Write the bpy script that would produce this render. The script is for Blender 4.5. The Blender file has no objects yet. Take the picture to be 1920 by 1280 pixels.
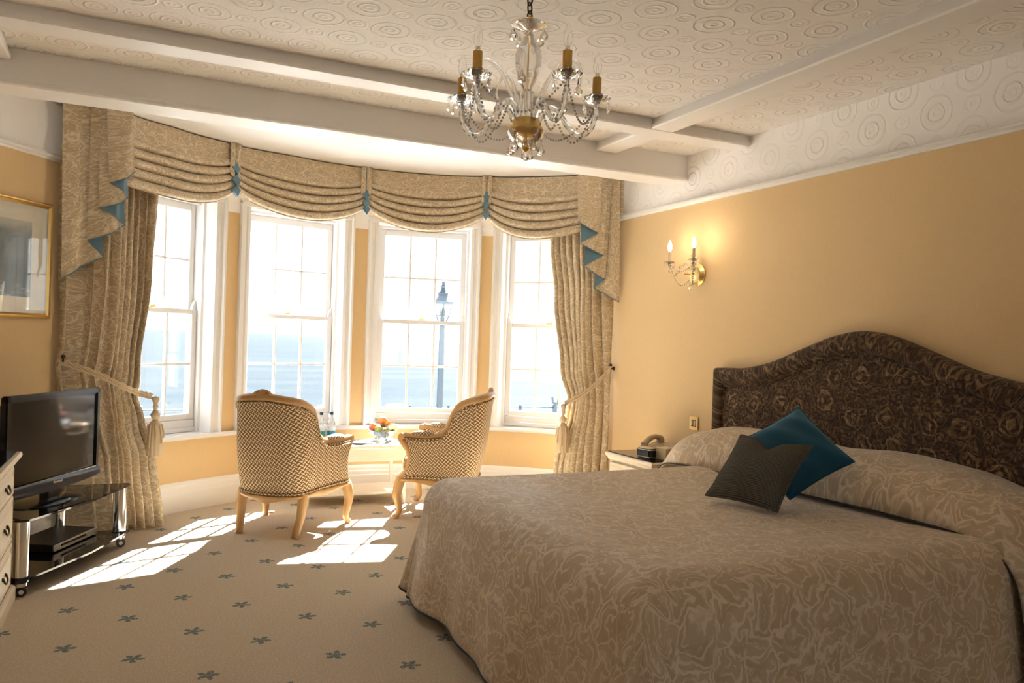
import bpy, bmesh, math, random
from mathutils import Vector, Matrix
random.seed(11)
PI = math.pi
SC = bpy.context.scene
COL = SC.collection

# ------------------------------------------------------------------ camera, sky, sun, exposure
CAM_H, FPX, ROLL, YAW = 1.3, 1479.0, 0.0325, math.atan(698.4 / 1479.0)
cd = bpy.data.cameras.new('camera')
cd.sensor_fit = 'HORIZONTAL'
cd.sensor_width = 36.0
cd.lens = 36.0 * FPX / 1920.0
cd.clip_end = 100000
cam = bpy.data.objects.new('camera', cd)
cam.matrix_world = (Matrix.Translation((0, 0, CAM_H)) @ Matrix.Rotation(-YAW, 4, 'Z')
                    @ Matrix.Rotation(PI / 2, 4, 'X') @ Matrix.Rotation(ROLL, 4, 'Z'))
COL.objects.link(cam)
SC.camera = cam

w = bpy.data.worlds.new('hazy_sky')
SC.world = w
w.use_nodes = True
wn, wl = w.node_tree.nodes, w.node_tree.links
bg = wn['Background']
wtc = wn.new('ShaderNodeTexCoord')
wsep = wn.new('ShaderNodeSeparateXYZ')
wr = wn.new('ShaderNodeValToRGB')
wl.new(wtc.outputs['Generated'], wsep.inputs[0])
wl.new(wsep.outputs[2], wr.inputs[0])
wr.color_ramp.elements[0].color = (0.97, 0.98, 1.0, 1)
wr.color_ramp.elements[1].color = (0.66, 0.80, 1.0, 1)
wl.new(wr.outputs[0], bg.inputs[0])
bg.inputs[1].default_value = 1.35

sd = bpy.data.lights.new('sun', 'SUN')
sd.energy = 40.0
sd.angle = math.radians(0.53)
sd.color = (1.0, 0.985, 0.96)
sun = bpy.data.objects.new('sun', sd)
SUN_AZ, SUN_EL = math.radians(30.5), math.radians(41)
sdir = Vector((math.cos(SUN_EL) * math.sin(SUN_AZ), math.cos(SUN_EL) * math.cos(SUN_AZ), math.sin(SUN_EL)))
sun.rotation_euler = sdir.to_track_quat('Z', 'Y').to_euler()
sun.location = (6, 12, 9)
COL.objects.link(sun)

SC.view_settings.view_transform = 'Standard'
SC.view_settings.look = 'None'
SC.view_settings.gamma = 1.0
SC.view_settings.use_curve_mapping = False
SC.view_settings.exposure = 1.3
SC.cycles.use_denoising = True
SC.cycles.max_bounces = 10
SC.cycles.diffuse_bounces = 7
SC.cycles.transparent_max_bounces = 24
SC.cycles.caustics_reflective = False
SC.cycles.caustics_refractive = False
SC.cycles.sample_clamp_indirect = 12.0

# ------------------------------------------------------------------ where things stand (world metres)
CX, CY, RW = 1.669, 4.3205, 2.285          # centre and radius of the bow
XR, XL, YB = 3.44, -0.95, -2.4
CEIL, RAIL = 2.64, 2.29
PT = [-66, -62, -59.4, -57, -46, -35, -19, -3, 12.7, 27.9, 40, 51.7, 60.2, 66]
PR = [2.45, 2.33, 2.196, 2.11, 2.02, 1.967, 1.877, 1.86, 1.846, 1.832, 1.831, 1.847, 1.98, 2.1]
WIN = [-41.2, -13.6, 14.0, 41.2]
HALF = 10.4


def lerp(a, b, t):
    return a + (b - a) * t


def interp(x, xs, ys):
    if x <= xs[0]:
        return ys[0]
    for i in range(len(xs) - 1):
        if x <= xs[i + 1]:
            t = (x - xs[i]) / (xs[i + 1] - xs[i])
            return lerp(ys[i], ys[i + 1], t)
    return ys[-1]


def sinterp(x, xs, ys):
    if x <= xs[0]:
        return ys[0]
    for i in range(len(xs) - 1):
        if x <= xs[i + 1]:
            t = (x - xs[i]) / (xs[i + 1] - xs[i])
            t = t * t * (3 - 2 * t)
            return lerp(ys[i], ys[i + 1], t)
    return ys[-1]


def arc(deg, r, z=0.0):
    a = math.radians(deg)
    return Vector((CX + r * math.sin(a), CY + r * math.cos(a), z))


def pel(deg, off=0.0, z=0.0):
    return arc(deg, sinterp(deg, PT, PR) + off, z)


def smooth01(t):
    t = max(0.0, min(1.0, t))
    return t * t * (3 - 2 * t)


# ------------------------------------------------------------------ mesh building
class MB:
    def __init__(s):
        s.v, s.f, s.m, s.uv = [], [], [], []

    def add(s, vs, fs, mi=0, uvs=None):
        o = len(s.v)
        s.v += [tuple(p) for p in vs]
        s.uv += list(uvs) if uvs else [(0.0, 0.0)] * len(vs)
        s.f += [tuple(i + o for i in f) for f in fs]
        s.m += [mi] * len(fs)
        return s

    def box(s, c, d, bev=0.0, mat=None, mi=0, seg=1):
        bm = bmesh.new()
        bmesh.ops.create_cube(bm, size=1.0)
        for v in bm.verts:
            v.co = Vector((v.co.x * d[0], v.co.y * d[1], v.co.z * d[2]))
        if bev > 0:
            bmesh.ops.bevel(bm, geom=bm.edges[:], offset=bev, segments=seg, affect='EDGES')
        bm.verts.index_update()
        M = (mat or Matrix.Identity(4))
        c = Vector(c)
        vs = [M @ (v.co + c) for v in bm.verts]
        fs = [tuple(v.index for v in f.verts) for f in bm.faces]
        bm.free()
        return s.add(vs, fs, mi)

    def grid(s, fn, nu, nv, cu=False, cv=False, mi=0, uvf=None):
        vs, uvs = [], []
        U = nu if cu else nu + 1
        V = nv if cv else nv + 1
        for i in range(U):
            for j in range(V):
                u, v = i / nu, j / nv
                p = fn(u, v)
                vs.append(p)
                uvs.append(uvf(u, v) if uvf else (u, v))
        fs = []
        for i in range(nu):
            for j in range(nv):
                a = i * V + j
                b = ((i + 1) % U) * V + j
                c = ((i + 1) % U) * V + (j + 1) % V
                d = i * V + (j + 1) % V
                fs.append((a, b, c, d))
        return s.add(vs, fs, mi, uvs)

    def tube(s, pts, r, n=8, closed=False, mi=0, flat=1.0):
        pts = [Vector(p) for p in pts]
        N = len(pts)
        rf = r if callable(r) else (lambda t: r)
        T = []
        for i in range(N):
            a = pts[(i - 1) % N] if (closed or i > 0) else pts[i]
            b = pts[(i + 1) % N] if (closed or i < N - 1) else pts[i]
            t = (b - a)
            T.append(t.normalized() if t.length > 1e-9 else Vector((0, 0, 1)))
        up = Vector((0, 0, 1)) if abs(T[0].z) < 0.9 else Vector((1, 0, 0))
        nrm = (up - T[0] * up.dot(T[0])).normalized()
        vs, uvs, L = [], [], 0.0
        for i in range(N):
            nrm = (nrm - T[i] * nrm.dot(T[i]))
            nrm = nrm.normalized() if nrm.length > 1e-6 else T[i].orthogonal().normalized()
            bn = T[i].cross(nrm)
            rr = rf(i / max(1, N - 1))
            if i:
                L += (pts[i] - pts[i - 1]).length
            for k in range(n):
                a = 2 * PI * k / n
                vs.append(pts[i] + nrm * (math.cos(a) * rr) + bn * (math.sin(a) * rr * flat))
                uvs.append((k / n * rr * 6, L))
        fs = []
        for i in range(N if closed else N - 1):
            for k in range(n):
                a = i * n + k
                b = i * n + (k + 1) % n
                j = (i + 1) % N
                fs.append((a, b, j * n + (k + 1) % n, j * n + k))
        if not closed:
            fs.append(tuple(range(n))[::-1])
            fs.append(tuple((N - 1) * n + k for k in range(n)))
        return s.add(vs, fs, mi, uvs)

    def lathe(s, prof, n=20, c=(0, 0, 0), mat=None, mi=0, wav=None):
        M = mat or Matrix.Identity(4)
        c = Vector(c)
        vs = []
        for (r, z) in prof:
            for k in range(n):
                a = 2 * PI * k / n
                rr = r * (wav(a, z) if wav else 1.0)
                vs.append(M @ (c + Vector((rr * math.cos(a), rr * math.sin(a), z))))
        fs = []
        for i in range(len(prof) - 1):
            for k in range(n):
                fs.append((i * n + k, i * n + (k + 1) % n, (i + 1) * n + (k + 1) % n, (i + 1) * n + k))
        if prof[0][0] > 1e-5:
            fs.append(tuple(range(n))[::-1])
        if prof[-1][0] > 1e-5:
            fs.append(tuple((len(prof) - 1) * n + k for k in range(n)))
        return s.add(vs, fs, mi)

    def prism(s, poly, z0, z1, mat=None, mi=0):
        M = mat or Matrix.Identity(4)
        n = len(poly)
        vs = [M @ Vector((p[0], p[1], z0)) for p in poly] + [M @ Vector((p[0], p[1], z1)) for p in poly]
        fs = [tuple(range(n))[::-1], tuple(range(n, 2 * n))]
        for i in range(n):
            j = (i + 1) % n
            fs.append((i, j, n + j, n + i))
        return s.add(vs, fs, mi)

    def sweep(s, path, prof, closed=False, side=1.0, mi=0, cap=True):
        """sweep a (d, z) profile along a plan path; d is measured to the left (side=1) of travel"""
        P = [Vector((p[0], p[1])) for p in path]
        N = len(P)
        vs, uvs, L = [], [], 0.0
        for i in range(N):
            if closed:
                a, b = P[i] - P[i - 1], P[(i + 1) % N] - P[i]
            else:
                a = P[i] - P[i - 1] if i else P[1] - P[0]
                b = P[i + 1] - P[i] if i < N - 1 else a
            a, b = a.normalized(), b.normalized()
            na, nb = Vector((-a.y, a.x)), Vector((-b.y, b.x))
            m = (na + nb)
            m = m / max(0.3, m.dot(na)) if m.length > 1e-6 else na
            if i:
                L += (P[i] - P[i - 1]).length
            for (d, z) in prof:
                q = P[i] + m * (d * side)
                vs.append((q.x, q.y, z))
                uvs.append((L, z))
        k = len(prof)
        fs = []
        for i in range(N if closed else N - 1):
            j = (i + 1) % N
            for t in range(k - 1):
                fs.append((i * k + t, j * k + t, j * k + t + 1, i * k + t + 1))
        if cap and not closed:
            fs.append(tuple(range(k)))
            fs.append(tuple((N - 1) * k + t for t in range(k))[::-1])
        return s.add(vs, fs, mi, uvs)

    def ball(s, c, r, n=8, m=6, sc=(1, 1, 1), mi=0):
        c = Vector(c)
        prof = [(max(1e-6, math.sin(PI * i / m)) * 1.0, -math.cos(PI * i / m)) for i in range(m + 1)]
        M = Matrix.Translation(c) @ Matrix.Diagonal((r * sc[0], r * sc[1], r * sc[2], 1))
        return s.lathe(prof, n, (0, 0, 0), M, mi)

    def build(s, name, mats, parent=None, loc=None, rotz=0.0, sharp=40, fix=False):
        me = bpy.data.meshes.new(name)
        me.from_pydata(s.v, [], s.f)
        if fix:
            bm = bmesh.new()
            bm.from_mesh(me)
            bmesh.ops.recalc_face_normals(bm, faces=bm.faces)
            bm.to_mesh(me)
            bm.free()
        mats = mats if isinstance(mats, (list, tuple)) else [mats]
        for m in mats:
            me.materials.append(m)
        if len(mats) > 1:
            me.polygons.foreach_set('material_index', s.m)
        ul = me.uv_layers.new(name='UVMap')
        for lp in me.loops:
            ul.data[lp.index].uv = s.uv[lp.vertex_index]
        me.polygons.foreach_set('use_smooth', [True] * len(me.polygons))
        me.set_sharp_from_angle(angle=math.radians(sharp))
        me.update()
        o = bpy.data.objects.new(name, me)
        COL.objects.link(o)
        if parent:
            o.parent = parent
        if loc:
            o.location = loc
        o.rotation_euler = (0, 0, rotz)
        return o


def thing(name, label, cat, loc=(0, 0, 0), rotz=0.0, group=None, kind=None):
    o = bpy.data.objects.new(name, None)
    o.empty_display_size = 0.05
    COL.objects.link(o)
    o.location = loc
    o.rotation_euler = (0, 0, rotz)
    return tag(o, label, cat, group, kind)


def tag(o, label=None, cat=None, group=None, kind=None):
    if label:
        o['label'] = label
    if cat:
        o['category'] = cat
    if group:
        o['group'] = group
    if kind:
        o['kind'] = kind
    return o


def struct(o, label, cat='wall'):
    return tag(o, label, cat, None, 'structure')


def dup(o, parent=None, **kw):
    c = o.copy()
    COL.objects.link(c)
    c.parent = parent
    for k, v in kw.items():
        setattr(c, k, v)
    return c


def dup_tree(root, **kw):
    r = dup(root, None, **kw)
    for ch in list(root.children):
        c = dup(ch, r)
        for g in list(ch.children):
            dup(g, c)
    return r


# ------------------------------------------------------------------ materials
class G:
    def __init__(s, name, col=(0.8, 0.8, 0.8), rough=0.5, metal=0.0, spec=None):
        s.m = bpy.data.materials.new(name)
        s.m.use_nodes = True
        s.nt = s.m.node_tree
        s.b = s.nt.nodes['Principled BSDF']
        s.b.inputs['Base Color'].default_value = (*col, 1)
        s.b.inputs['Roughness'].default_value = rough
        s.b.inputs['Metallic'].default_value = metal
        if spec is not None:
            s.b.inputs['Specular IOR Level'].default_value = spec

    def n(s, t, ins=None, **at):
        nd = s.nt.nodes.new('ShaderNode' + t)
        for k, v in at.items():
            setattr(nd, k, v)
        for k, v in (ins or {}).items():
            s.put(nd.inputs[k], v)
        return nd

    def put(s, sock, v):
        if isinstance(v, bpy.types.NodeSocket):
            s.nt.links.new(v, sock)
        else:
            sock.default_value = v

    def M(s, op, a, b=0.0, c=0.0):
        nd = s.n('Math', operation=op)
        s.put(nd.inputs[0], a)
        s.put(nd.inputs[1], b)
        s.put(nd.inputs[2], c)
        return nd.outputs[0]

    def V(s, op, a, b=(0, 0, 0), sc=None):
        nd = s.n('VectorMath', operation=op)
        s.put(nd.inputs[0], a)
        s.put(nd.inputs[1], b)
        if sc is not None:
            s.put(nd.inputs['Scale'], sc)
        return nd.outputs['Value'] if op in ('LENGTH', 'DOT_PRODUCT', 'DISTANCE') else nd.outputs['Vector']

    def tc(s, k='Object'):
        return s.n('TexCoord').outputs[k]

    def map(s, v, scale=(1, 1, 1), rot=(0, 0, 0), loc=(0, 0, 0)):
        return s.n('Mapping', {'Vector': v, 'Scale': scale, 'Rotation': rot, 'Location': loc}).outputs[0]

    def noise(s, v, scale=5.0, det=2.0, rough=0.5, out='Fac'):
        return s.n('TexNoise', {'Vector': v, 'Scale': scale, 'Detail': det, 'Roughness': rough}).outputs[out]

    def vor(s, v, scale=5.0, rnd=1.0, feature='F1', out='Distance', dims='2D'):
        nd = s.n('TexVoronoi', feature=feature, voronoi_dimensions=dims)
        s.put(nd.inputs['Vector'], v)
        nd.inputs['Scale'].default_value = scale
        nd.inputs['Randomness'].default_value = rnd
        return nd.outputs[out]

    def step(s, v, a, b, o0=0.0, o1=1.0):
        nd = s.n('MapRange', interpolation_type='SMOOTHSTEP')
        s.put(nd.inputs['Value'], v)
        for k, x in (('From Min', a), ('From Max', b), ('To Min', o0), ('To Max', o1)):
            s.put(nd.inputs[k], x)
        return nd.outputs[0]

    def mix(s, f, a, b):
        nd = s.n('Mix', data_type='RGBA')
        s.put(nd.inputs[0], f)
        for i, v in ((6, a), (7, b)):
            s.put(nd.inputs[i], (*v, 1) if isinstance(v, tuple) and len(v) == 3 else v)
        return nd.outputs[2]

    def col(s, v):
        s.put(s.b.inputs['Base Color'], v)
        return s

    def rough(s, v):
        s.put(s.b.inputs['Roughness'], v)
        return s

    def bump(s, h, dist=0.002, strength=1.0):
        nd = s.n('Bump', {'Height': h, 'Distance': dist, 'Strength': strength})
        s.put(s.b.inputs['Normal'], nd.outputs[0])
        return s

    def pulse(s, d, r, wd):
        return s.step(s.M('ABSOLUTE', s.M('SUBTRACT', d, r)), 0.0, wd, 1.0, 0.0)


def plain(name, col, rough=0.5, metal=0.0, var=0.06, sc=30.0, spec=None, bump=0.0):
    """a plain colour with a little mottle, so that no surface is perfectly even"""
    g = G(name, col, rough, metal, spec)
    nz = g.noise(g.tc(), sc, 3.0)
    dark = tuple(c * (1 - var) for c in col)
    lite = tuple(min(1.0, c * (1 + var)) for c in col)
    g.col(g.mix(nz, dark, lite))
    if bump:
        g.bump(nz, bump)
    return g.m


def anaglypta(name, col, vec_scale_rot, depth=0.0042):
    """embossed paper: rows of round medallions between small rosettes"""
    g = G(name, col, 0.75, 0.0, 0.25)
    p = g.map(g.tc(), (1, 1, 1), vec_scale_rot[0], vec_scale_rot[1])
    sx, sy = 0.29, 0.37
    q = g.V('MULTIPLY', p, (1 / sx, 1 / sy, 0))

    def latt(ox, oy):
        f = g.V('SUBTRACT', g.V('FRACTION', g.V('ADD', q, (ox + 50, oy + 50, 0))), (0.5, 0.5, 0))
        return g.V('LENGTH', g.V('MULTIPLY', f, (sx, sy, 0)))
    wob = g.M('MULTIPLY', g.M('SUBTRACT', g.noise(p, 18, 2), 0.5), 0.012)
    dA = g.M('ADD', g.M('MINIMUM', latt(0, 0), latt(0.5, 0.5)), wob)
    dB = g.M('ADD', g.M('MINIMUM', latt(0.5, 0), latt(0, 0.5)), g.M('MULTIPLY', wob, 1.6))
    h = g.pulse(dA, 0.043, 0.008)
    h = g.M('ADD', h, g.M('MULTIPLY', g.pulse(dA, 0.015, 0.012), 0.7))
    h = g.M('ADD', h, g.M('MULTIPLY', g.pulse(dA, 0.083, 0.008), 0.75))
    h = g.M('ADD', h, g.M('MULTIPLY', g.pulse(dB, 0.036, 0.009), 0.6))
    h = g.M('ADD', h, g.M('MULTIPLY', g.pulse(dB, 0.012, 0.010), 0.6))
    h = g.M('ADD', h, g.M('MULTIPLY', g.noise(p, 70, 2), 0.35))
    g.bump(h, depth)
    return g.m


def damask(name, ground, shade, line, scale, rough=0.6, sheen=0.15, amount=0.85, coord='UV', bump=0.0008):
    """woven scrolling leaves: warped cells filled with fanning arcs, pale line on a tan ground"""
    g = G(name, ground, rough, 0.0, 0.2)
    p = g.map(g.tc(coord), (scale, scale, scale))
    half = (0.5, 0.5, 0.5)
    w1 = g.V('SUBTRACT', g.n('TexNoise', {'Vector': p, 'Scale': 0.8, 'Detail': 1.0}).outputs['Color'], half)
    w2 = g.V('SUBTRACT', g.n('TexNoise', {'Vector': p, 'Scale': 3.2, 'Detail': 1.0}).outputs['Color'], half)
    q = g.V('ADD', p, g.V('ADD', g.V('SCALE', w1, sc=1.3), g.V('SCALE', w2, sc=0.42)))
    f1 = g.vor(q, 1.0, 0.85)
    cell = g.vor(q, 1.0, 0.85, out='Color')
    loc = g.V('SUBTRACT', q, g.vor(q, 1.0, 0.85, out='Position'))
    ls = g.n('SeparateXYZ', {0: loc})
    ang = g.M('ARCTAN2', ls.outputs[1], ls.outputs[0])
    cs = g.n('SeparateXYZ', {0: cell})
    spin = g.M('MULTIPLY', cs.outputs[0], 6.28)
    # fans: arcs cut to one side of each cell, with petal ribs radiating through them
    arcs = g.step(g.M('ABSOLUTE', g.M('SINE', g.M('ADD', g.M('MULTIPLY', f1, 11.0), g.M('MULTIPLY', g.M('SINE', g.M('ADD', g.M('MULTIPLY', ang, 4.0), spin)), 0.55)))), 0.0, 0.8, 1.0, 0.0)
    side = g.step(g.M('SINE', g.M('ADD', ang, spin)), -0.35, 0.15)
    ribs = g.step(g.M('ABSOLUTE', g.M('SINE', g.M('ADD', g.M('MULTIPLY', ang, 3.5), g.M('MULTIPLY', f1, 5.0)))), 0.0, 0.7, 1.0, 0.0)
    ribs = g.M('MULTIPLY', ribs, g.step(f1, 0.12, 0.3))
    other = g.M('SUBTRACT', 1.0, side)
    ln = g.M('MAXIMUM', g.M('MULTIPLY', arcs, side), g.M('MULTIPLY', ribs, other))
    ed = g.vor(q, 1.0, 0.85, 'DISTANCE_TO_EDGE')
    ln = g.M('MAXIMUM', ln, g.step(ed, 0.015, 0.06, 1.0, 0.0))
    ln = g.M('MULTIPLY', ln, g.step(g.noise(q, 2.2, 2.0), 0.28, 0.48, 0.35, 1.0))
    base = g.mix(g.step(g.noise(q, 1.6, 1.0), 0.42, 0.6), ground, shade)
    fine = g.noise(g.tc(coord), 900.0, 1.0)
    c = g.mix(g.M('MULTIPLY', ln, amount), base, line)
    c = g.mix(g.M('MULTIPLY', fine, 0.2), c, tuple(x * 0.75 for x in ground))
    g.col(c)
    g.b.inputs['Sheen Weight'].default_value = sheen
    g.bump(g.M('ADD', ln, g.M('MULTIPLY', fine, 0.5)), bump)
    return g.m


def glass_pane():
    g = G('window_glass')
    nt = g.nt
    out = nt.nodes['Material Output']
    tr = g.n('BsdfTransparent', {'Color': (0.97, 0.985, 0.98, 1)})
    gl = g.n('BsdfGlossy', {'Color': (1, 1, 1, 1), 'Roughness': 0.02})
    fc = g.n('LayerWeight', {'Blend': 0.5}).outputs['Facing']
    fr = g.M('ADD', 0.035, g.M('MULTIPLY', g.M('POWER', fc, 5.0), 0.75))
    nt.nodes.remove(g.b)
    ms = g.n('MixShader')
    nt.links.new(fr, ms.inputs[0])
    nt.links.new(tr.outputs[0], ms.inputs[1])
    nt.links.new(gl.outputs[0], ms.inputs[2])
    nt.links.new(ms.outputs[0], out.inputs[0])
    return g.m


def crystal(name, tint=(1, 1, 1), clear=0.45, ior=1.5):
    g = G(name)
    nt = g.nt
    out = nt.nodes['Material Output']
    nt.nodes.remove(g.b)
    tr = g.n('BsdfTransparent', {'Color': (*tint, 1)})
    gs = g.n('BsdfGlass', {'Color': (*tint, 1), 'Roughness': 0.0, 'IOR': ior})
    ms = g.n('MixShader', {0: clear})
    nt.links.new(gs.outputs[0], ms.inputs[1])
    nt.links.new(tr.outputs[0], ms.inputs[2])
    nt.links.new(ms.outputs[0], out.inputs[0])
    return g.m


def emit(name, col, st):
    g = G(name, col, 0.4)
    g.b.inputs['Emission Color'].default_value = (*col, 1)
    g.b.inputs['Emission Strength'].default_value = st
    return g.m


def wallpaper():
    g = G('grasscloth_wallpaper', rough=0.7, spec=0.25)
    p = g.tc()
    a = g.noise(g.map(p, (40, 40, 420)), 1.0, 2.0)
    b = g.noise(g.map(p, (300, 300, 14)), 1.0, 2.0)
    c = g.noise(p, 0.9, 2.0)
    f = g.M('ADD', g.M('MULTIPLY', a, 0.5), g.M('MULTIPLY', b, 0.5))
    col = g.mix(f, (0.60, 0.42, 0.215), (0.73, 0.545, 0.305))
    col = g.mix(g.M('MULTIPLY', c, 0.25), col, (0.66, 0.42, 0.19))
    g.col(col)
    g.bump(f, 0.0006)
    return g.m


def carpet():
    g = G('sprigged_carpet', rough=0.95, spec=0.05)
    p = g.tc()
    pile = g.noise(p, 260, 2.0, 0.7)
    fleck = g.vor(p, 75, 1.0)
    base = g.mix(pile, (0.50, 0.42, 0.315), (0.62, 0.53, 0.41))
    base = g.mix(g.step(fleck, 0.12, 0.3, 0.55, 0.0), base, (0.74, 0.66, 0.55))
    q = g.V('SUBTRACT', p, (-0.26, 4.128, 0))
    q = g.map(q, (1, 1, 1), (0, 0, math.radians(-2.6)))
    q = g.V('MULTIPLY', q, (1 / 0.488, 1 / 0.488, 0))
    wob = g.V('SCALE', g.V('SUBTRACT', g.n('TexNoise', {'Vector': p, 'Scale': 60.0, 'Detail': 2.0}).outputs['Color'], (0.5, 0.5, 0.5)), sc=0.016)

    def sprig(ox, oy, spin):
        f = g.V('SUBTRACT', g.V('FRACTION', g.V('ADD', q, (40.5 - ox, 40.5 - oy, 0))), (0.5, 0.5, 0))
        l = g.V('ADD', g.V('SCALE', f, sc=0.488), wob)
        l = g.V('MULTIPLY', l, (1, 1, 0))
        sp = g.n('SeparateXYZ', {0: l})
        ang = g.M('ARCTAN2', sp.outputs[1], sp.outputs[0])
        r = g.V('LENGTH', l)
        lobe = g.M('POWER', g.M('ABSOLUTE', g.M('COSINE', g.M('ADD', g.M('MULTIPLY', ang, 2.5), spin))), 0.8)
        lim = g.M('ADD', g.M('MULTIPLY', lobe, 0.040), 0.006)
        return g.step(g.M('SUBTRACT', lim, r), -0.002, 0.004)
    s = g.M('MAXIMUM', sprig(0, 0, 0.4), sprig(0.498, -0.438, 1.1))
    s = g.M('MULTIPLY', s, g.step(g.noise(p, 120, 1.0), 0.3, 0.45))
    g.col(g.mix(g.M('MULTIPLY', s, 0.85), base, (0.085, 0.15, 0.17)))
    g.bump(pile, 0.003)
    return g.m


def weave(name, ground, line):
    """basket-weave upholstery: short crossing dashes on the diagonal"""
    g = G(name, ground, 0.75, 0.0, 0.15)
    p = g.map(g.tc('UV'), (52, 52, 52), (0, 0, math.radians(38)))
    fl = g.V('FLOOR', p)
    sp = g.n('SeparateXYZ', {0: fl})
    par = g.M('MODULO', g.M('ADD', g.M('ADD', sp.outputs[0], sp.outputs[1]), 1000.0), 2.0)
    fr = g.V('ABSOLUTE', g.V('SUBTRACT', g.V('FRACTION', p), (0.5, 0.5, 0.5)))
    fs = g.n('SeparateXYZ', {0: fr})
    a = g.step(fs.outputs[0], 0.17, 0.27, 1.0, 0.0)
    b = g.step(fs.outputs[1], 0.17, 0.27, 1.0, 0.0)
    msk = g.n('Mix', {0: par, 2: a, 3: b}, data_type='FLOAT').outputs[0]
    big = g.noise(g.tc('UV'), 500, 2.0)
    c = g.mix(msk, ground, line)
    g.col(g.mix(g.M('MULTIPLY', big, 0.25), c, ground))
    g.bump(msk, 0.0015)
    return g.m


def paisley():
    g = G('paisley_headboard_cloth', rough=0.8, spec=0.15)
    p = g.map(g.tc('UV'), (5.2, 5.2, 5.2))
    half = (0.5, 0.5, 0.5)
    w1 = g.V('SUBTRACT', g.n('TexNoise', {'Vector': p, 'Scale': 1.6, 'Detail': 2.0}).outputs['Color'], half)
    w2 = g.V('SUBTRACT', g.n('TexNoise', {'Vector': p, 'Scale': 7.0, 'Detail': 2.0}).outputs['Color'], half)
    q = g.V('ADD', p, g.V('ADD', g.V('SCALE', w1, sc=0.5), g.V('SCALE', w2, sc=0.12)))
    f1 = g.vor(q, 1.0, 0.4)
    rings = g.M('SINE', g.M('MULTIPLY', f1, 34.0))
    f2 = g.vor(q, 3.4, 0.95)
    rg2 = g.M('SINE', g.M('MULTIPLY', f2, 17.0))
    dots = g.vor(q, 13.0, 0.8)
    k = g.M('MULTIPLY', g.step(rings, -0.1, 0.9), g.step(f1, 0.30, 0.42, 0.62, 0.18))
    k = g.M('ADD', k, g.M('MULTIPLY', g.step(rg2, 0.1, 0.9), 0.40))
    k = g.M('ADD', k, g.M('MULTIPLY', g.step(dots, 0.15, 0.42, 1.0, 0.0), 0.26))
    k = g.M('MULTIPLY', k, g.step(g.noise(q, 4.0, 4.0), 0.32, 0.68, 0.25, 1.0))
    c = g.mix(k, (0.032, 0.018, 0.010), (0.30, 0.19, 0.10))
    g.col(c)
    g.bump(k, 0.002)
    g.b.inputs['Sheen Weight'].default_value = 0.1
    return g.m


def wood_gilt(name, c1, c2, rough=0.4, metal=0.0):
    g = G(name, c1, rough, metal, 0.4)
    p = g.map(g.tc(), (14, 14, 3))
    nz = g.noise(p, 2.0, 4.0)
    g.col(g.mix(nz, c1, c2))
    g.bump(nz, 0.0008)
    return g.m


def sea_mat():
    g = G('sea_water')
    nt = g.nt
    nt.nodes.remove(g.b)
    p = g.tc()
    h = g.M('ADD', g.noise(g.map(p, (0.10, 0.35, 1)), 1.0, 6.0, 0.6), g.M('MULTIPLY', g.noise(g.map(p, (0.01, 0.06, 1)), 1.0, 3.0), 1.4))
    bp = g.n('Bump', {'Height': h, 'Distance': 1.0, 'Strength': 0.22})
    df = g.n('BsdfDiffuse', {'Color': g.mix(g.step(h, 0.9, 1.5), (0.010, 0.018, 0.025), (0.020, 0.027, 0.031)), 'Normal': bp.outputs[0]})
    gl = g.n('BsdfGlossy', {'Color': (1, 1, 1, 1), 'Roughness': 0.12, 'Normal': bp.outputs[0]})
    ms = g.n('MixShader', {0: 0.14})
    nt.links.new(df.outputs[0], ms.inputs[1])
    nt.links.new(gl.outputs[0], ms.inputs[2])
    nt.links.new(ms.outputs[0], nt.nodes['Material Output'].inputs[0])
    return g.m


M_WALL = wallpaper()
M_CARPET = carpet()
M_CEIL = anaglypta('embossed_ceiling_paper', (0.80, 0.76, 0.715), ((0, 0, 0), (-1.245, -2.995, 0)))
M_FRIEZE = anaglypta('embossed_frieze_paper', (0.82, 0.785, 0.745), ((0, PI / 2, 0), (0.0, -2.4, 0)), 0.0032)
M_WHITE = plain('ceiling_paint', (0.82, 0.80, 0.78), 0.55, var=0.015)
M_GLOSS = plain('white_gloss_paint', (0.71, 0.70, 0.69), 0.32, var=0.015)
M_BEAM = plain('beam_paint', (0.80, 0.775, 0.745), 0.5, var=0.015)
M_TRIM = plain('white_trim_paint', (0.80, 0.78, 0.75), 0.35, var=0.015)
M_GLASS = glass_pane()
M_CURT = damask('curtain_damask', (0.56, 0.445, 0.29), (0.50, 0.385, 0.24), (0.83, 0.735, 0.58), 12.0, amount=0.75)
M_BED = damask('bedspread_damask', (0.52, 0.41, 0.275), (0.46, 0.35, 0.225), (0.80, 0.69, 0.54), 8.5, amount=0.72, rough=0.5, sheen=0.3)
M_TEALS = plain('blue_lining', (0.10, 0.19, 0.25), 0.5, var=0.08, sc=80)
M_HEM = plain('dark_blue_piping', (0.025, 0.045, 0.06), 0.6)
M_ROPE = plain('cream_cord', (0.60, 0.47, 0.31), 0.8, var=0.2, sc=200)
M_WEAVE = weave('basket_weave_upholstery', (0.17, 0.085, 0.032), (0.74, 0.60, 0.40))
M_GILT = wood_gilt('pale_gilt_wood', (0.37, 0.20, 0.07), (0.50, 0.30, 0.125))
M_PAIS = paisley()
M_BRASS = plain('polished_brass', (0.86, 0.60, 0.22), 0.3, 1.0, 0.06)
M_GOLD = plain('gilt_frame', (0.70, 0.46, 0.16), 0.3, 0.9, 0.12)
M_CHROME = plain('chrome', (0.78, 0.77, 0.75), 0.12, 1.0, 0.03)
M_BLACKG = plain('black_gloss_plastic', (0.012, 0.013, 0.016), 0.18, 0.0, 0.2)
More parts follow.
